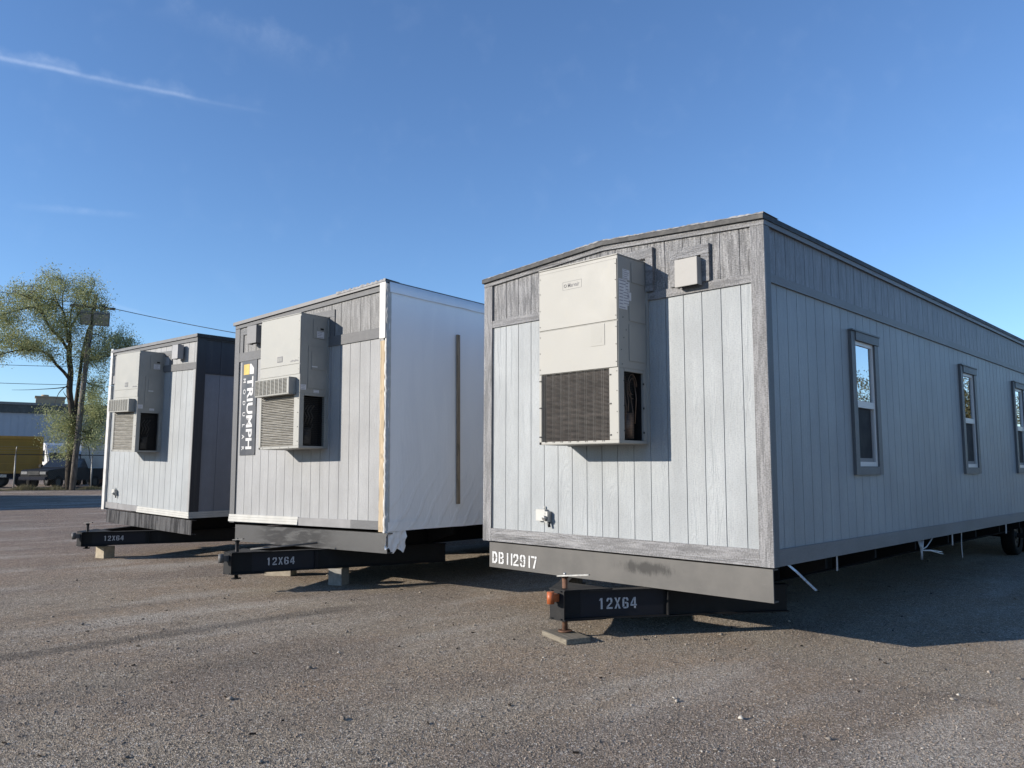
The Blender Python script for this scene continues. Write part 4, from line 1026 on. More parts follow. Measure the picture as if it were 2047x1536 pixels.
strap('thin long grey strap hanging between the cable bundle and the wheels', [(-.01, 5.50, H_A-.005), (-.01, 5.47, H_A-.18), (-.01, 5.49, H_A-.34)], .03, M['pvc'])
strap('short pale strap hanging just in front of the trailer wheels', [(-.01, 7.85, H_A-.005), (-.01, 7.83, H_A-.15)], .07, M['pvc'])
root = thing('cable_bundle', 'bundle of white and grey cable ends dangling under the side of the right trailer', 'cable', (-.02, 3.85, H_A))
mb = MB()
for k in range(5): mb.tube([(.006*k-.01, -.05+.02*k, 0), (.004*k, .0, -.10), (.01, .01*k-.02, -.17), (.004*k, .0, -.24)], .008, 6)
mb.build('cable_coil', M['pvc'], root)
mb = MB()
for (y1, z1) in ((.84, -.235), (.80, -.205), (.48, .0), (.12, .0)): mb.tube([(.0, .0, -.13), (.01, y1*.4, -.13+(z1+.13)*.25), (.0, y1, z1)], .007, 6)
mb.build('cable_end', M['cable_white'], root)

# ---------------------------------------------------------------- trees
def leaf_mat(name, c0, c1, c2):
    g = NG(name); ge = g.n.new('ShaderNodeNewGeometry'); rnd = ge.outputs['Random Per Island']
    cc = g.mix(g.mr(rnd, 0, 1, 0, 1, False), c0, c1); n = g.noise(g.map(), .7, 3, .5); cc = g.mix(g.mr(n, .42, .65, 0, .8), cc, c2)
    g.col(cc); g.set(rough=.55, spec=.3)
    tr = g.n.new('ShaderNodeBsdfTranslucent'); g.l.new(cc, tr.inputs[0]); mx = g.n.new('ShaderNodeMixShader'); mx.inputs[0].default_value = .35
    g.l.new(g.b.outputs[0], mx.inputs[1]); g.l.new(tr.outputs[0], mx.inputs[2]); g.l.new(mx.outputs[0], g.n['Material Output'].inputs[0]); return g.m
M['leaf'] = leaf_mat('spring_leaves', (.24, .275, .12), (.40, .425, .205), (.32, .335, .15))
M['leaf2'] = leaf_mat('brown_green_leaves', (.10, .105, .045), (.19, .17, .085), (.12, .115, .06))
def bark_mat(name, c):
    g = NG(name); n = g.noise(g.map((12, 12, 2.5)), 1, 5, .7); g.col(g.mix(g.mr(n, .35, .65), c_mul(c, .5), c_mul(c, 1.25))); g.set(rough=.9, spec=.2); g.bump(n, .9, .05); return g.m
M['bark'] = bark_mat('dark_bark', (.085, .07, .055))
M['pole_wood'] = bark_mat('weathered_pole_wood', (.20, .175, .15))
def leaves_mesh(name, centers, per, spread, size, mat, parent, rnd):
    n = len(centers)*per; C = np.repeat(np.array(centers), per, 0)+rnd.normal(0, 1, (n, 3))*spread
    a = rnd.normal(0, 1, (n, 3)); a /= np.linalg.norm(a, axis=1)[:, None]; b = rnd.normal(0, 1, (n, 3)); b -= a*(a*b).sum(1)[:, None]; b /= np.linalg.norm(b, axis=1)[:, None]
    sz = (size*rnd.uniform(.6, 1.4, n))[:, None]
    co = np.stack([C-a*sz, C+b*sz*.42, C+a*sz, C-b*sz*.42], 1).reshape(-1, 3)
    me = bpy.data.meshes.new(name); me.vertices.add(4*n); me.vertices.foreach_set('co', co.ravel()); me.loops.add(4*n); me.loops.foreach_set('vertex_index', np.arange(4*n, dtype=np.int32))
    me.polygons.add(n); me.polygons.foreach_set('loop_start', np.arange(0, 4*n, 4, dtype=np.int32)); me.update(calc_edges=True); me.materials.append(mat)
    o = bpy.data.objects.new(name, me); COL.objects.link(o); o.parent = parent; return o
# frame at the big tree: s runs to the right as seen from the yard, t away, z up (metres)
def far_pt(px, r):
    d = r2*((px-1023.5)/1569.296)+f_; d.z = 0; d.normalize(); return Vector((CAM.x+d.x*r, CAM.y+d.y*r, 0))
def big_tree():
    r = 47.0; base = far_pt(150, r); base.z = hz(base.x)
    d = Vector((base.x-CAM.x, base.y-CAM.y, 0)).normalized(); s = Vector((d.y, -d.x, 0))
    root = thing('deciduous_tree', 'tall airy spring tree with forked dark trunk, growing beside the utility pole at left', 'tree', base)
    kh, kv = r/(1569.3*1.315), r/(1569.3*1.147); rnd = random.Random(11); nr = np.random.default_rng(5)
    def P(px, py, t=0): return s*((px-150)*kh)+d*t+Vector((0, 0, (966-py)*kv))
    tr = MB(); tips = []
    def limb(pts, r0, r1, t0=0, t1=0, sub=True):
        if sub: r0, r1 = r0*.72, r1*.7
        n = len(pts); path = []
        for i, (a, b) in enumerate(pts):
            q = i/(n-1); path.append(P(a, b, t0+(t1-t0)*q)+Vector((rnd.uniform(-.05, .05), rnd.uniform(-.05, .05), 0)))
        # smooth
        fine = []
        for i in range(n-1):
            for j in range(3):
                q = j/3; p0, p1 = path[i], path[i+1]; m0 = (path[min(i+1, n-1)]-path[max(i-1, 0)])*.5; m1 = (path[min(i+2, n-1)]-path[i])*.5
                h1 = 2*q**3-3*q**2+1; h2 = q**3-2*q**2+q; h3 = -2*q**3+3*q**2; h4 = q**3-q**2
                fine.append(p0*h1+m0*h2+p1*h3+m1*h4)
        fine.append(path[-1]); m = len(fine)
        tr.tube([tuple(p) for p in fine], [r0+(r1-r0)*i/(m-1) for i in range(m)], 8)
        if sub: tips.extend(fine[m//4:])
        return fine
    limb([(150, 972), (149, 930), (149, 890), (150, 850), (146, 810), (141, 770), (139, 730), (136, 700), (133, 672)], .21, .12, sub=False)
    limb([(150, 870), (155, 820), (158, 770), (161, 720), (163, 680), (168, 640)], .13, .06, 0, .8, False)
    L = [([(139, 748), (126, 733), (110, 718), (95, 704), (75, 696), (45, 697), (15, 706), (-25, 722)], .13, .03, 0, -1.2),
         ([(110, 718), (85, 695), (55, 682), (20, 685), (-20, 690)], .08, .02, 0, 1.0),
         ([(134, 690), (115, 665), (95, 648), (78, 625), (68, 605), (50, 596), (22, 590)], .12, .02, 0, -1.6),
         ([(78, 625), (60, 615), (30, 625), (0, 640), (-30, 650)], .06, .015, -1, -2.0),
         ([(133, 676), (133, 645), (146, 620), (151, 605), (160, 590), (170, 575), (178, 558)], .11, .02, 0, -1.2),
         ([(132, 672), (126, 640), (118, 610), (103, 585), (92, 560), (80, 535), (68, 520)], .11, .015, 0, 1.3),
         ([(130, 640), (134, 605), (140, 575), (152, 550), (160, 540)], .07, .015, .4, 1.6),
         ([(118, 610), (112, 575), (118, 552), (112, 545)], .05, .012, .6, .2),
         ([(90, 560), (70, 560), (45, 560), (25, 565), (5, 580)], .05, .012, 1, .2),
         ([(163, 690), (180, 702), (205, 697), (232, 690), (255, 690), (278, 686)], .09, .015, .5, -.6),
         ([(166, 655), (185, 645), (205, 648), (228, 648), (250, 655)], .06, .012, .7, 1.6),
         ([(168, 640), (180, 615), (192, 600), (202, 590)], .06, .012, .8, .2),
         ([(160, 740), (180, 752), (200, 755), (218, 765)], .06, .012, .3, 1.4),
         ([(155, 830), (170, 850), (190, 845), (205, 838), (218, 842)], .05, .012, 0, -1.0),
         ([(152, 880), (165, 868), (185, 862), (205, 872), (218, 876)], .06, .012, 0, -1.6),
         ([(170, 760), (182, 775), (190, 795), (196, 815)], .04, .012, .6, 1.0)]
    for a in L: limb(*a)
    for a in ([(140, 760), (120, 765), (95, 768), (60, 772), (28, 774)], [(138, 755), (122, 770), (116, 785), (110, 800)], [(142, 790), (132, 778), (128, 772)], [(175, 865), (184, 885), (190, 902), (195, 915)]): limb(a, .03, .006, 0, -.5, False)
    # crown regions (px outline): twigs grow to random points inside, each carries leaf sprays
    def inside(x, y, poly):
        c = False; j = len(poly)-1
        for i in range(len(poly)):
            xi, yi = poly[i]; xj, yj = poly[j]
            if (yi > y) != (yj > y) and x < (xj-xi)*(y-yi)/(yj-yi)+xi: c = not c
            j = i
        return c
    crown = [(-60, 600), (-20, 590), (5, 588), (22, 570), (42, 558), (64, 556), (62, 545), (70, 524), (82, 522), (98, 540), (112, 552), (128, 550), (146, 540), (160, 534), (176, 544), (190, 556), (204, 580), (208, 600), (206, 636), (222, 638), (246, 638), (262, 655), (284, 668), (292, 682), (282, 692), (250, 694), (228, 700), (212, 714), (214, 760), (218, 800), (216, 876), (196, 880), (182, 868), (172, 830), (170, 760), (150, 715), (120, 708), (96, 716), (70, 700), (40, 700), (0, 712), (-60, 720)]
    low = [(78, 858), (96, 820), (118, 806), (146, 815), (150, 905), (132, 912), (114, 905), (98, 880)]
    low2 = [(70, 812), (100, 800), (130, 818), (132, 850), (100, 850)]
    low3 = [(168, 790), (190, 770), (214, 800), (218, 890), (200, 900), (178, 880), (166, 840)]
    T = np.array([tuple(t) for t in tips]); cents = []; tw = MB()
    def grow(poly, n, depth, spray, dens):
        xs0 = min(p[0] for p in poly); xs1 = max(p[0] for p in poly); ys0 = min(p[1] for p in poly); ys1 = max(p[1] for p in poly); m = 0
        while m < n:
            x, y = rnd.uniform(xs0, xs1), rnd.uniform(ys0, ys1)
            if not inside(x, y, poly): continue
            nz = math.sin(x*.055+1.3)*math.sin(y*.07+.4)+.55*math.sin(x*.13+y*.11)          # open and dense clumps
            if rnd.random() > dens+.42*nz: continue
            m += 1; p = P(x, y, rnd.gauss(0, depth)); dist = np.linalg.norm(T-np.array(p), axis=1); i = int(dist.argmin()); q = Vector(T[i])
            if dist[i] > 2.6: q = p+(q-p)*(1.8/dist[i])
            mid = (p+q)/2+Vector((rnd.uniform(-.2, .2), rnd.uniform(-.2, .2), rnd.uniform(.0, .25)))
            if m % 4 == 0 and dist[i] < 1.7 and x > 12: tw.tube([tuple(q), tuple(mid), tuple(p)], [.013, .009, .004], 4, caps=False)
            for w in range(spray): t_ = rnd.uniform(.35, 1.08); cents.append(tuple(q.lerp(p, t_)+Vector((rnd.gauss(0, .10), rnd.gauss(0, .10), rnd.gauss(0, .10)))))
    grow(crown, 2500, 1.5, 3, .47); grow(low, 150, .9, 3, .45); grow(low2, 60, .8, 3, .4); grow(low3, 110, .9, 3, .5)
    tr.build('trunk', M['bark'], root); tw.build('twigs', M['bark'], root)
    leaves_mesh('crown', cents, 11, .15, .042, M['leaf'], root, nr)
    return root
big_tree()
def simple_tree(name, label, loc, h, seed, mat, group=None):
    rnd = random.Random(seed); nr = np.random.default_rng(seed); root = thing(name, label, 'tree', loc, (0, 0, 0), group); tr = MB(); cents = []
    tr.tube([(0, 0, -.1), (.1, .0, h*.3), (.0, .1, h*.62)], [h*.03, h*.022, h*.01], 8)
    for k in range(26):
        z0 = h*rnd.uniform(.12, .6); a = rnd.uniform(0, 6.28); l = h*rnd.uniform(.15, .38); e = Vector((math.cos(a)*l, math.sin(a)*l, z0+h*rnd.uniform(.08, .36)))
        tr.tube([(0, 0, z0), tuple(Vector((0, 0, z0)).lerp(e, .5)+Vector((0, 0, .1))), tuple(e)], [h*.010, h*.006, h*.002], 5)
        for j in range(9): cents.append(tuple(Vector((0, 0, z0)).lerp(e, rnd.uniform(.3, 1.1))+Vector((rnd.gauss(0, .05*h), rnd.gauss(0, .05*h), rnd.gauss(0, .04*h)))))
    tr.build('trunk', M['bark'], root); leaves_mesh('crown', cents, 120, .030*h, .075, mat, root, nr); return root
t0 = simple_tree('roadside_tree', 'leafy tree seen only as a reflection in the window glass of the right trailer', (16, 42, 0), 8.4, 31, M['leaf2'], 'trees mirrored in the trailer windows')
for k, (x, y, s_, a) in enumerate(((22, 47, 1.05, 1.0), (11, 47, 1.05, 2.2), (19.5, 40, .85, 3.1), (27, 44, 1.1, 4.0), (33, 45, 1.2, .4), (10.5, 46, .8, 5.0), (24, 38, 1.0, 5.6), (29, 36, 1.15, 2.7))):
    c_ = copy_tree(t0); c_.location = (x, y, 0); c_.scale = (s_*1.15, s_*1.15, s_); c_.rotation_euler = (0, 0, a)

# ---------------------------------------------------------------- utility pole, wires
def utility_pole():
    b = far_pt(157, 46.2); b.z = hz(b.x); d = Vector((b.x-CAM.x, b.y-CAM.y, 0)).normalized(); s = Vector((d.y, -d.x, 0)); kh, kv = 46.2/(1569.3*1.315), 46.2/(1569.3*1.147)
    root = thing('utility_pole', 'leaning wooden utility pole with two floodlight housings, standing in front of the tree', 'utility pole', b)
    P = lambda px, py, t=0: s*((px-157)*kh)+d*t+Vector((0, 0, (968-py)*kv))
    mb = MB(); pts = [(157, 972), (161, 880), (166, 780), (171, 690), (177, 620), (182, 570)]
    mb.tube([tuple(P(*p)) for p in pts], [.145, .14, .13, .12, .11, .095], 12); mb.build('pole', M['pole_wood'], root)
    ar = MB(); c = P(177, 612)
    ar.obox(c+d*-.14+Vector((0, 0, .38)), s, d, (0, 0, 1), 1.05, .05, .06); ar.build('cross_arm', M['pole_wood'], root)
    for (px, w) in ((163, .26), (195, .40)):
        fl = MB(); p = P(px, 621)-d*.3; n = (-d*.8+Vector((0, 0, -.6))).normalized(); up = (Vector((0, 0, 1))-n*n.z).normalized()
        fl.obox(p, s, up, n, w, .37, .13); fo = fl.build('floodlight', M['flood'], root, .02)
        ln = MB(); ln.obox(p+n*.135, s, up, n, w*.86, .30, .004); ln.build('lens', M['flood_lens'], fo)
    tp = P(181, 590); return tp+b, P(170, 720)+b, P(168, 757)+b
M['flood'] = paint_mat('grey_floodlight_housing', (.22, .22, .21), .5, .4)
M['flood_lens'] = paint_mat('dull_floodlight_lens', (.42, .40, .36), .25, .5)
w_top, w_mid, w_low = utility_pole()
M['wirecable'] = paint_mat('overhead_cable', (.03, .03, .032), .6, .3)
def wire(label, p, q, sag, r=.018):
    mb = MB(); p, q = Vector(p), Vector(q); pts = [tuple(p.lerp(q, i/24)-Vector((0, 0, sag*4*(i/24)*(1-i/24)))) for i in range(25)]
    return tag(mb.tube(pts, r, 5).build('overhead_wire', M['wirecable']), label, 'wire', 'overhead wires at the utility pole')
def pix_at(px, py, r):
    d = r2*((px-1023.5)/1569.296)+u2*((768-py)/1569.296)+f_; k = r/math.hypot(d.x, d.y); return CAM+d*k
wire('overhead wire running right from the pole top towards the middle trailer roof', w_top, pix_at(620, 690, 40), .12)
wire('overhead wire running left from the pole top out of the picture', w_top, pix_at(-160, 556, 47), .1)
wire('upper of the two low wires running left from the pole', w_mid, pix_at(-200, 720, 47), .05, .014)
wire('lower of the two low wires running left from the pole', w_low, pix_at(-200, 757, 47), .05, .014)

# ---------------------------------------------------------------- chain-link fence and weeds
def fence():
    p0 = far_pt(-330, 47.4); p1 = far_pt(330, 48.6); root = thing('chain_link_fence', 'chain-link fence with steel posts and barbed top wires along the yard edge', 'fence', (p0.x, p0.y, hz(p0.x)))
    d = Vector((p1.x-p0.x, p1.y-p0.y, 0)); L = d.length; d.normalize(); n = Vector((d.y, -d.x, 0)); z = Vector((0, 0, 1)); H = 1.80
    m = far_pt(28, 48)-p0; m.z = 0; s0 = m.dot(d)+.25; gal = M['fence_steel']
    q = s0-3.5*3
    while q < L:
        if q > 0:
            pb = MB(); o = d*q; pb.cyl(tuple(o-z*.3), tuple(o+z*(H+.02)), .036, 10); pb.tube([tuple(o+z*H), tuple(o+n*.12+z*(H+.2)), tuple(o+n*.24+z*(H+.40))], .022, 6); pb.build('post', gal, root)
        q += 3.5
    rb = MB(); rb.cyl(tuple(z*H), tuple(d*L+z*H), .022, 8); rb.build('top_rail', M['fence_dark'], root)
    wb = MB()
    for k in range(3): wb.cyl(tuple(n*(.08+.08*k)+z*(H+.13+.13*k)), tuple(d*L+n*(.08+.08*k)+z*(H+.13+.13*k)), .006, 4)
    wb.build('barbed_wire', gal, root)
    ms = MB(); pitch = .11; nn = int((L+H)/pitch)
    for k in range(nn):
        for sg in (1, -1):
            a = -H+pitch*k if sg == 1 else pitch*k; b = a+H*sg; z0, z1 = 0.0, H
            if sg == 1:
                if a < 0: z0 = -a; a = 0
                if b > L: z1 -= b-L; b = L
            else:
                if a > L: z0 = a-L; a = L
                if b < 0: z1 += b; b = 0
            if z1-z0 > .05: ms.tube([tuple(d*a+z*z0), tuple(d*b+z*z1)], .0022, 3, caps=False)
    ms.build('chain_link_mesh', M['mesh_steel'], root)
M['fence_steel'] = paint_mat('galvanised_fence_steel', (.34, .33, .31), .5, .4, .4)
M['mesh_steel'] = paint_mat('dull_chain_link_wire', (.13, .13, .125), .6, .25, .2)
M['fence_dark'] = paint_mat('dark_fence_rail', (.06, .055, .05), .6, .3)
fence()
def weeds():
    n = 9000; a = RNG.uniform(0, 1, n); p0 = far_pt(-330, 46.9); p1 = far_pt(330, 48.1); d = p1-p0; nn = Vector((d.y, -d.x, 0)).normalized()
    off = np.abs(RNG.normal(0, .45, n))-.25; dens = np.sin(a*61)+np.sin(a*23+1)
    X = p0.x+d.x*a+nn.x*off; Y = p0.y+d.y*a+nn.y*off; h = RNG.uniform(.04, .20, n)*np.clip(1+.5*dens, .3, 2.2)
    th = RNG.uniform(0, 6.28, n); w = .016; ln = RNG.uniform(-.5, .5, (n, 2))
    Z = np.array([hz(x) for x in X])
    co = np.stack([np.stack([X-np.cos(th)*w, Y-np.sin(th)*w, Z-.02], 1), np.stack([X+np.cos(th)*w, Y+np.sin(th)*w, Z-.02], 1), np.stack([X+ln[:, 0]*h, Y+ln[:, 1]*h, Z+h], 1)], 1).reshape(-1, 3)
    me = bpy.data.meshes.new('weeds'); me.from_pydata(co.tolist(), [], [(3*i, 3*i+1, 3*i+2) for i in range(n)]); me.materials.append(M['weed']); o = bpy.data.objects.new('weeds', me); COL.objects.link(o)
    tag(o, 'low weeds and grass growing along the foot of the fence', 'weeds', kind='stuff')
M['weed'] = leaf_mat('dry_weeds', (.10, .105, .045), (.20, .18, .10), (.16, .14, .08))
weeds()

# ---------------------------------------------------------------- far buildings and vehicles
FZ = .42
def frame_at(px, r, z=None):
    b = far_pt(px, r); b.z = FZ if z is None else z; d = Vector((b.x-CAM.x, b.y-CAM.y, 0)).normalized()
    return b, d, math.atan2(-d.x, d.y)     # rotation whose local +y looks away from the camera, +x to the right
M['ware_wall'] = paint_mat('blue_grey_metal_cladding', (.42, .455, .50), .55, .3, 0, .05, .4)
M['ware_band'] = paint_mat('dark_weathered_parapet', (.095, .10, .095), .7, .3, 0, .3, .8, ((.2, .2, .18), .5))
M['ware_cap'] = paint_mat('pale_parapet_cap', (.22, .22, .21), .6, .3)
M['tan_unit'] = paint_mat('tan_rooftop_unit', (.42, .33, .22), .6, .3, 0, .1, 2)
def warehouse():
    b, d, a = frame_at(60, 92); root = thing('warehouse', 'long low blue-grey warehouse with dark parapet behind the vehicles', 'building', b, (0, 0, a))
    hgt = 7.55; wlk = MB(); x0, x1 = -38, 24
    wlk.box(x0, x1, 0, 30, -.5, hgt-1.05)
    for k in range(int((x1-x0)/.6)): wlk.box(x0+.6*k, x0+.6*k+.03, -.018, 0, -.4, hgt-1.05)
    wo = wlk.build('wall', M['ware_wall'], root)
    p = MB(); p.box(x0-.1, x1+.1, -.15, 30.1, hgt-1.05, hgt-.25); p.build('parapet', M['ware_band'], root)
    c = MB(); c.box(x0-.2, x1+.2, -.25, 30.2, hgt-.25, hgt); c.build('parapet_cap', M['ware_cap'], root)
    u = MB(); u.box(.6, 3.2, 2, 4, hgt, hgt+.75); u.box(.5, 3.3, 1.9, 4.1, hgt+.75, hgt+.88); u.cyl((1.4, 2.6, hgt+.88), (1.4, 2.6, hgt+1.05), .35, 12); u.build('rooftop_unit', M['tan_unit'], root)
    for (x, z) in ((-4.4, 0), (3.5, 0)):
        dr = MB(); dr.box(x, x+3.2, -.12, -.055, -.4, 3.6); dr.build('roller_door', M['ware_cap'], root)
    v = MB(); v.cyl((-12, 6, hgt), (-12, 6, hgt+1.1), .1, 8); v.build('vent_pipe', M['galv'], root)
warehouse()
M['white_body'] = paint_mat('white_vehicle_paint', (.74, .745, .75), .35, .5, 0, .03, 2)
M['dark_body'] = paint_mat('black_vehicle_paint', (.011, .013, .018), .5, .16, 0, .1, 2)
M['yellow_box'] = paint_mat('faded_yellow_panel', (.36, .215, .035), .55, .35, 0, .1, 1.2, ((.28, .16, .03), .45))
M['beige_box'] = paint_mat('pale_beige_panel', (.66, .61, .55), .55, .35, 0, .05, 2)
M['chrome'] = paint_mat('dull_chrome', (.55, .55, .56), .25, .5, .9)
M['amber'] = paint_mat('amber_lens', (.6, .22, .03), .3, .5)
M['truck_blue'] = paint_mat('dark_navy_chassis', (.016, .020, .034), .75, .12)
M['yellow_frame'] = paint_mat('orange_yellow_frame', (.50, .27, .05), .55, .35, 0, .1, 2)
def vwheel(parent, x, y, r, w, rim='rim'):
    """wheel whose axle runs along local y"""
    mb = MB(); prof = [(r*.6, -w*.45), (r*.95, -w*.5), (r, -w*.35), (r, w*.35), (r*.95, w*.5), (r*.6, w*.45)]; n = 22; v = []; f = []; q = len(prof)
    for k in range(n):
        a = 2*math.pi*k/n
        for rr, yy in prof: v.append((x+rr*math.cos(a), y+yy, r+rr*math.sin(a)))
    for k in range(n):
        for j in range(q-1): f.append((k*q+j, k*q+j+1, ((k+1) % n)*q+j+1, ((k+1) % n)*q+j))
    mb.add(v, f, 0, True); t = mb.build('wheel', M['tyre'], parent); rb = MB(); rb.cyl((x, y-w*.34, r), (x, y+w*.34, r), r*.61, 18); rb.cyl((x, y-w*.44, r), (x, y+w*.44, r), r*.16, 10); rb.build('rim', M[rim], t)
def yellow_truck():
    b, d, a = frame_at(95, 53); root = thing('box_truck', 'yellow box truck body on a dark chassis at the left edge behind the fence', 'truck', b, (0, 0, a))
    L = 6.2; z0, z1 = .80, 2.90
    bx = MB(); bx.box(-L, -.10, .0, 2.3, z0, z1); bo = bx.build('cargo_box', M['yellow_box'], root)
    fr = MB(); t = .12
    fr.box(-L, 0, -.05, 2.35, z1-.14, z1+.02); fr.box(-L, 0, -.05, .0, z0, z0+.12); fr.box(-.16, 0, -.05, 2.35, z0+.12, z1-.14); fr.box(-L, -L+.14, -.05, 0, z0+.12, z1-.14)
    for k in range(1, 5): z = z0+.12+k*.43; fr.box(-L+.14, -.16, -.012, 0, z-.012, z+.012)
    fr.build('box_frame', M['yellow_frame'], bo)
    ch = MB(); ch.box(-L-.2, .05, .25, 2.05, .56, .79); ch.box(-L, .0, .05, .30, .50, .78); ch.box(-L+2.0, -2.9, .0, 2.3, .38, .56); ch.build('chassis', M['truck_blue'], root)
    for x in (-5.2, -.95, -2.0): 
        for y in (.35, 1.95): vwheel(root, x, y, .38, .30)
    tg_ = MB(); tg_.box(-2.05, -1.70, -.012, .048, .58, .74); tg_.box(-.95, -.85, -.012, .048, .56, .76); tg_.box(-.9, -.3, -.012, .048, .50, .545); tg_.build('marker_plate', M['chrome'], root)
    cb = MB(); cb.prism([(-L-2.3, .6), (-L-.15, .6), (-L-.15, 2.75), (-L-1.4, 2.75), (-L-1.9, 1.75), (-L-2.3, 1.6)], 'y', .15, 2.15); cb.build('cab', M['white_body'], root)
    cg = MB(); cg.box(-L-1.35, -L-.5, .138, .148, 1.75, 2.5); cg.build('window', M['carglass'], root)
    for y in (.35, 1.95): vwheel(root, -L-1.1, y, .46, .3)
yellow_truck()
def pickup():
    b, d, a = frame_at(141, 51.3); root = thing('pickup_truck', 'black pickup truck parked behind the tree trunk and pole', 'pickup', b, (0, 0, a+math.radians(50)+math.pi))
    root.scale = (.9, .92, .92)
    body = MB(); w = .93
    side = [(-2.45, .52), (-1.75, .48), (-1.0, .48), (1.0, .48), (1.9, .52), (2.48, .55), (2.52, .98), (2.40, 1.10), (1.05, 1.20), (.98, 1.22), (-.95, 1.22), (-1.0, 1.18), (-2.50, 1.18)]
    body.prism(side, 'y', -w, w); body.build('body', M['dark_body'], root, .05)
    cab = MB(); lo_, hi_ = .86, .70; z0, z1 = 1.20, 1.80; xs4 = [(-.95, -.80), (1.02, .42)]
    v = [(-.98, -lo_, z0), (1.05, -lo_, z0), (1.05, lo_, z0), (-.98, lo_, z0), (-.78, -hi_, z1), (.38, -hi_, z1), (.38, hi_, z1), (-.78, hi_, z1)]
    cab.add(v, [(0, 3, 2, 1), (4, 5, 6, 7), (0, 1, 5, 4), (1, 2, 6, 5), (2, 3, 7, 6), (3, 0, 4, 7)]); cab.build('cab', M['dark_body'], root, .03)
    def q(a_, b_, c_, e_, k, out):
        A, B, C_, E = map(Vector, (a_, b_, c_, e_)); m = (A+B+C_+E)/4; n = (B-A).cross(E-A).normalized()*out; return [tuple(m+(p-m)*k+n) for p in (A, B, C_, E)]
    for nm, idx in (('windshield', (1, 2, 6, 5)), ('rear_window', (3, 0, 4, 7)), ('side_window', (0, 1, 5, 4)), ('side_window', (2, 3, 7, 6))):
        g = MB(); g.add(q(*[v[i] for i in idx], .86, .008), [(0, 1, 2, 3)]); g.build(nm, M['windscreen'], root)
    bed = MB(); bed.box(-2.42, -1.05, -w+.06, w-.06, 1.181, 1.20); bed.build('bed_liner', M['black'], root)
    for y in (-.62, .62): h = MB(); h.box(2.47, 2.55, y-.2, y+.2, .84, 1.0); h.build('headlight', M['headlamp'], root)
    g = MB(); g.box(2.50, 2.56, -.38, .38, .80, 1.02); g.build('grille', M['black'], root)
    bp = MB(); bp.box(2.46, 2.66, -.9, .9, .50, .70); bp.build('bumper', M['truck_blue'], root, .03)
    for y in (-1, 1): m = MB(); m.box(.75, .95, y*.98-.10, y*.98+.10, 1.22, 1.42); m.build('mirror', M['dark_body'], root, .03)
    for y in (-1, 1): t = MB(); t.box(-2.54, -2.49, y*.84-.08, y*.84+.08, .8, 1.12); t.build('tail_light', M['amber'], root)
    for x in (1.6, -1.55):
        for y in (-.83, .83): vwheel(root, x, y, .38, .24)
M['windscreen'] = paint_mat('reflective_dark_glass', (.02, .024, .03), .08, .5)
pickup()
def van(px, r, label, L, heading):
    b, d, a = frame_at(px, r); root = thing('white_van', label, 'van', b, (0, 0, a+heading)); w = .98
    bd = MB(); bd.prism([(-L/2, .45), (L/2-.05, .45), (L/2, .9), (L/2-.15, 1.25), (L/2-.95, 1.5), (L/2-1.45, 2.55), (L/2-1.8, 2.68), (-L/2, 2.68)], 'y', -w, w); bd.build('body', M['white_body'], root, .06)
    g = MB(); nrm = .012
    A = [(L/2-.98+nrm, -w+.12, 1.54), (L/2-.98+nrm, w-.12, 1.54), (L/2-1.42+nrm, w-.16, 2.46), (L/2-1.42+nrm, -w+.16, 2.46)]; g.add(A, [(0, 1, 2, 3)]); g.build('windshield', M['windscreen'], root)
    for y in (-1, 1): s_ = MB(); s_.box(L/2-2.3, L/2-1.45, y*(w+.006)-.005, y*(w+.006)+.005, 1.5, 2.2); s_.build('side_window', M['windscreen'], root)
    gr = MB(); gr.box(L/2-.1, L/2+.02, -.5, .5, .8, 1.15); gr.build('grille', M['black'], root); bp = MB(); bp.box(L/2-.15, L/2+.06, -w+.02, w-.02, .42, .62); bp.build('bumper', M['grey_trim'], root, .02)
    for y in (-.75, .75): h = MB(); h.box(L/2-.12, L/2+.03, y-.16, y+.16, .9, 1.15); h.build('headlight', M['headlamp'], root)
    for x in (L/2-1.0, -L/2+1.1):
        for y in (-.88, .88): vwheel(root, x, y, .36, .24)
    return root
van(112, 59, 'white high-roof van facing the yard, behind the pickup and left of the trunk', 5.8, math.radians(-68))
van(164, 62, 'white high-roof van partly hidden by the utility pole', 5.8, math.radians(-100))
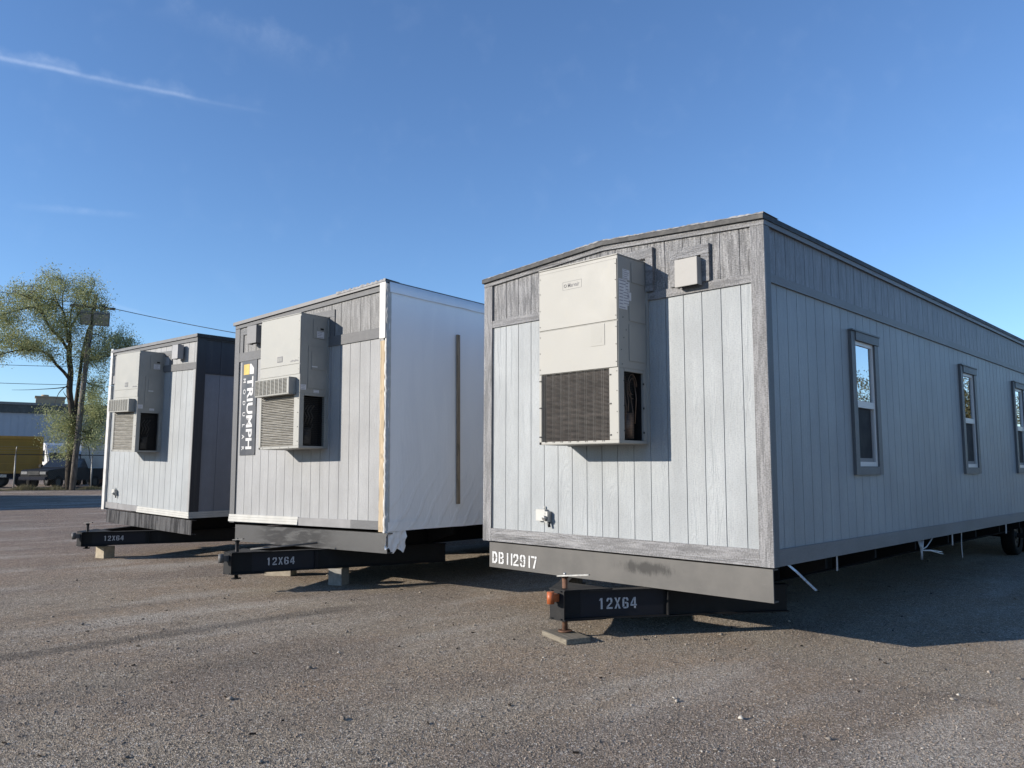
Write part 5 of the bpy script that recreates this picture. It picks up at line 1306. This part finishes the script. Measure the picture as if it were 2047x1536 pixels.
def step_truck():
    b, d, a = frame_at(207, 52.5); root = thing('delivery_truck', 'pale beige walk-in delivery truck with rusty wheels, half hidden behind the left trailer', 'truck', b, (0, 0, a))
    bx = MB(); bx.box(-.95, 5.2, 0, 2.2, .75, 3.05); bx.build('cargo_box', M['beige_box'], root, .05)
    rb = MB()
    for k in range(9): x = -.8+.62*k; rb.box(x, x+.05, -.02, 0, .85, 2.95)
    rb.box(-.95, 5.2, -.025, 0, 1.15, 1.22); rb.build('side_ribs', M['beige_box'], root)
    c = MB(); c.box(-.7, 5.1, .2, 2.0, .5, .75); c.build('chassis', M['truck_blue'], root)
    fd = MB(); fd.prism([(-.75+.10*math.cos(0), .5)]+[(.0+.62*math.cos(t), .46+.62*math.sin(t)) for t in [math.pi*i/10 for i in range(10, -1, -1)]]+[(.9, .5), (.9, 1.14), (-.9, 1.14), (-.9, .5)], 'y', -.05, .0)
    fd.build('wheel_arch', M['white_body'], root)
    for x in (.0, 4.0):
        for y in (.12, 2.0): vwheel(root, x, y, .46, .3, 'rusty_rim')
    hd = MB(); hd.box(-1.8, -.95, .1, 2.1, .7, 1.5); hd.build('bonnet', M['white_body'], root, .06)
step_truck()
# unseen shed added left of the picture to cast the shadow across the yard
def shed():
    root = thing('unseen_shed', 'low grey stand-in shed, unseen left of the frame, added to cast the long shadow across the yard', 'shed', (-36, -14, hz(-36)))
    mb = MB(); mb.box(-2.5, 2.5, -16, 14.5, -.3, 3.5); mb.build('wall', M['ware_wall'], root)  # walls of the added unseen shed
    r = MB(); r.box(-2.65, 2.65, -16.15, 14.65, 3.5, 3.65); r.build('roof', M['ware_cap'], root)
    dd = MB(); dd.box(2.5, 2.55, 2, 3, -.2, 2.1); dd.build('unseen_shed_door', M['grey_trim'], root)
shed()

def debris():
    n = 150; mb = MB()
    for k in range(n):
        r = 2.6+10*random.random()**1.3; th = math.radians(random.uniform(72, 178)); x, y = CAM.x+r*math.cos(th), CAM.y+r*math.sin(th); a = random.uniform(0, 6.28); l = random.uniform(.005, .020)
        mb.obox((x, y, .007), (math.cos(a), math.sin(a), random.uniform(-.1, .15)), (-math.sin(a), math.cos(a), 0), (0, 0, 1), l, random.uniform(.002, .006), .004)
    tag(mb.build('debris', M['debris']), 'dark bark scraps and twigs scattered over the gravel', 'debris', kind='stuff')
M['debris'] = paint_mat('dark_bark_scrap', (.03, .024, .02), .9, .1)
debris()
